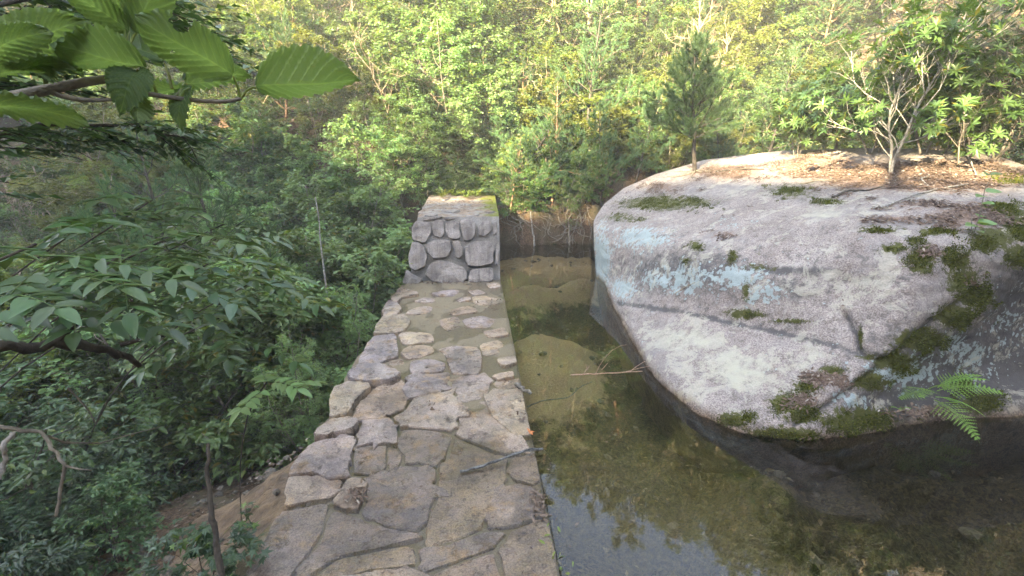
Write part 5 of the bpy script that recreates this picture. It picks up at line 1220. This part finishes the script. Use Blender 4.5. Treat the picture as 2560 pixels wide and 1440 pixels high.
# litter clumps
def clump(name, c, n, rx, ry, h, size, m, label, cat='leaves', up=.5):
    P = np.c_[RNG.normal(0, rx, n), RNG.normal(0, ry, n), RNG.uniform(0, h, n)]; D = unit(np.c_[RNG.normal(0, 1, n), RNG.normal(0, 1, n), RNG.normal(0, up, n)])
    N = np.array([0, 0, 1.]) + RNG.normal(0, .5, (n, 3)); g = Geo(); sz = size * RNG.uniform(.6, 1.2, n); g.leaves(P, D, N, sz, sz * .38, 6)
    return obj(name, g.build(name, m), loc=c, label=label, cat=cat, kind='stuff')
clump('leaf_clump', atz(888, 1242, .03), 50, .028, .045, .035, .055, M['dead_leaf'], 'wad of brown dead leaves snagged on the near crest')
clump('leaf_clump', atz(1348, 1262, .0), 90, .03, .08, .02, .045, M['dead_leaf'], 'brown leaves and straw gathered at the pool edge of the crest')
clump('leaf_clump', atz(1215, 765, .0), 60, .16, .12, .02, .05, M['dead_leaf'], 'scatter of brown leaves at the far right of the crest')
clump('leaf_clump', atz(1125, 708, .01), 110, .42, .06, .03, .05, M['dead_leaf'], 'brown leaves drifted along the foot of the end block')
clump('leaf_clump', atz(1285, 1050, .04), 7, .05, .04, .01, .05, M['dead_leaf'], 'few dry brown leaves on the pale stone by the pool')
clump('leaf_clump', atz(1070, 1015, .03), 12, .05, .04, .01, .05, M['dead_leaf'], 'small brown leaves on the dark centred stone')
clump('leaf_clump', aty(2265, 1035, 3.35) + [0, 0, .0], 60, .16, .03, .05, .06, M['dead_leaf'], 'dry leaf debris at the waterline left of the fern')
clump('leaf_clump', atz(1390, 1380, .006), 16, .04, .16, .008, .05, M['leaf_bright'], 'green and brown leaf scraps floating along the near crest edge')
g = Geo(); g.leaves(RNG.normal(0, .006, (3, 3)), [[1, .2, .3], [-.3, 1, .5], [.4, -.8, .4]], [[0, 0, 1], [.5, 0, 1], [0, .4, 1]], .055, .035, 6)
obj('orange_leaf', g.build('orange_leaf', M['orange_leaf']), loc=atz(1322, 1084, .035), label='curled orange leaf on the crest edge above the dark stick', cat='leaf')
n = 1300; x = RNG.uniform(XL + .1, XR - .05, n); y = RNG.uniform(2.0, 8.4, n) ** 1.0; k = RNG.uniform(0, 1, n) < np.clip((y - 2) / 6, .15, 1); x, y = x[k], y[k]
flat_leaves(x, y, x * 0 - .012 + .03 * RNG.uniform(0, 1, len(x)) ** 3, np.tile([0, 0, 1.], (len(x), 1)), .030, 'crest_litter', 'bits of brown leaf and bark strewn over the wet crest')
n = 900; x = RNG.uniform(-1.15, XR, n); y = W1 + .1 + RNG.uniform(0, 1, n) ** .8 * 4.2; k = fbm(x * 3, y * 3, 0, 3) > -.1; x, y = x[k], y[k]
flat_leaves(x, y, x * 0 + WT + .03, np.tile([0, 0, 1.], (len(x), 1)), .05, 'block_litter', 'brown leaves and needles lying on top of the end block')
n = 5000; x = RNG.uniform(-4.6, -1.6, n); y = RNG.uniform(2.4, 7.5, n)
flat_leaves(x, y, terrain(x, y), np.tile([-.3, .2, 1.], (n, 1)), .06, 'bank_litter', 'brown leaf litter on the bank below the dam')
n = 5200; x = RNG.uniform(-6, 11, n); y = 12.1 + RNG.uniform(0, 1, n) ** 1.5 * 4
flat_leaves(x, y, terrain(x, y), np.tile([0, -.6, .8], (n, 1)), .085, 'slope_litter', 'brown leaf litter under the shrubs of the far slope')

n = 5200; x = RNG.uniform(XR + .1, 5.5, n); y = RNG.uniform(1.2, 11.6, n); k = (sandmap(x, y) < .35 + .3 * RNG.uniform(0, 1, n)); x, y = x[k], y[k]
flat_leaves(x, y, terrain(x, y) + .004, np.tile([0, 0, 1.], (len(x), 1)), .07, 'sunken_leaves', 'sodden brown leaves lying on the bed of the pool', M['sodden'])

n = 900; x = RNG.uniform(-2.9, -1.45, n); y = RNG.uniform(1.4, 4.1, n); k = fbm(x * 3, y * 3, 0, 3) > .05; x, y = x[k], y[k]
flat_leaves(x, y, np.minimum(slabh(x, y), -.06) + .03, np.tile([-.4, .1, 1.], (len(x), 1)), .05, 'shelf_litter', 'dead leaves caught on the bedrock shelf below the dam')
def rubble(name, label, x, y, z, size):
    o_ = np.array([[1, 0, 0], [-1, 0, 0], [0, 1, 0], [0, -1, 0], [0, 0, 1], [0, 0, -1]], float)
    t8 = np.array([[0, 2, 4], [2, 1, 4], [1, 3, 4], [3, 0, 4], [2, 0, 5], [1, 2, 5], [3, 1, 5], [0, 3, 5]])
    mids, T = {}, []; V0 = list(o_)
    def mid(a, b):
        k = (min(a, b), max(a, b))
        if k not in mids: mids[k] = len(V0); V0.append(unit(V0[a] + V0[b]))
        return mids[k]
    for a, b, c in t8:
        ab, bc, ca = mid(a, b), mid(b, c), mid(c, a); T += [[a, ab, ca], [ab, b, bc], [ca, bc, c], [ab, bc, ca]]
    V0, T = np.array(V0), np.array(T); g = Geo()
    for q in zip(x, y, z):
        sz = size * RNG.uniform(.35, 1.2); W = V0 * RNG.uniform(.6, 1.25, (len(V0), 1)) * sz * [1.2, 1, .65]; a = RNG.uniform(0, 6.28)
        R_ = np.array([[math.cos(a), -math.sin(a), 0], [math.sin(a), math.cos(a), 0], [0, 0, 1]]); g.add(W @ R_.T + q, T)
    obj(name, g.build(name, M['rubble']), label=label, cat='rubble', kind='stuff')
n = 150; x = RNG.uniform(-3.0, -1.5, n); y = RNG.uniform(1.5, 5.6, n); zz = np.maximum(np.where(y < 4.0, np.minimum(slabh(x, y), -.06), -9), terrain(x, y)) + .01
rubble('rubble', 'small broken stones strewn over the bank and shelf below the dam', x, y, zz, .045)
n = 160; x = RNG.uniform(XR + .1, 4.5, n); y = RNG.uniform(2.0, 11.5, n)
rubble('pool_rubble', 'small stones lying on the bed of the pool', x, y, terrain(x, y), .05)
n = 130; x = RNG.uniform(XR + .05, 4.5, n); y = RNG.uniform(1.6, 11.4, n); x = np.where(RNG.uniform(0, 1, n) < .4, XR + .04 + np.abs(RNG.normal(0, .12, n)), x)
flat_leaves(x, y, x * 0 + .001, np.tile([0, 0, 1.], (n, 1)), .035, 'floating_leaves', 'small leaf scraps and bark bits floating on the pool')
# ------------------------------------------------------------------ thin haze added to give the veiling glow of lens glare
hx0, hx1, hy0, hy1, hz0, hz1 = -76, 60, -76, 62, -9, 44
hv = np.array([[x, y, z] for x in (hx0, hx1) for y in (hy0, hy1) for z in (hz0, hz1)], float)
t = NT('haze')
vol = t.n('VolumePrincipled', {'Color': (.95, .96, .94), 'Density': .0040, 'Anisotropy': .1})
t.t.links.new(vol.outputs[0], t.out.inputs[1])
obj('haze', mesh('haze', hv, np.array([[0, 1, 3, 2], [4, 6, 7, 5], [0, 4, 5, 1], [2, 3, 7, 6], [0, 2, 6, 4], [1, 5, 7, 3]]), t.m), kind='stuff', label='pale haze added for the glow over the valley', cat='haze')
S.cycles.volume_bounces = 1
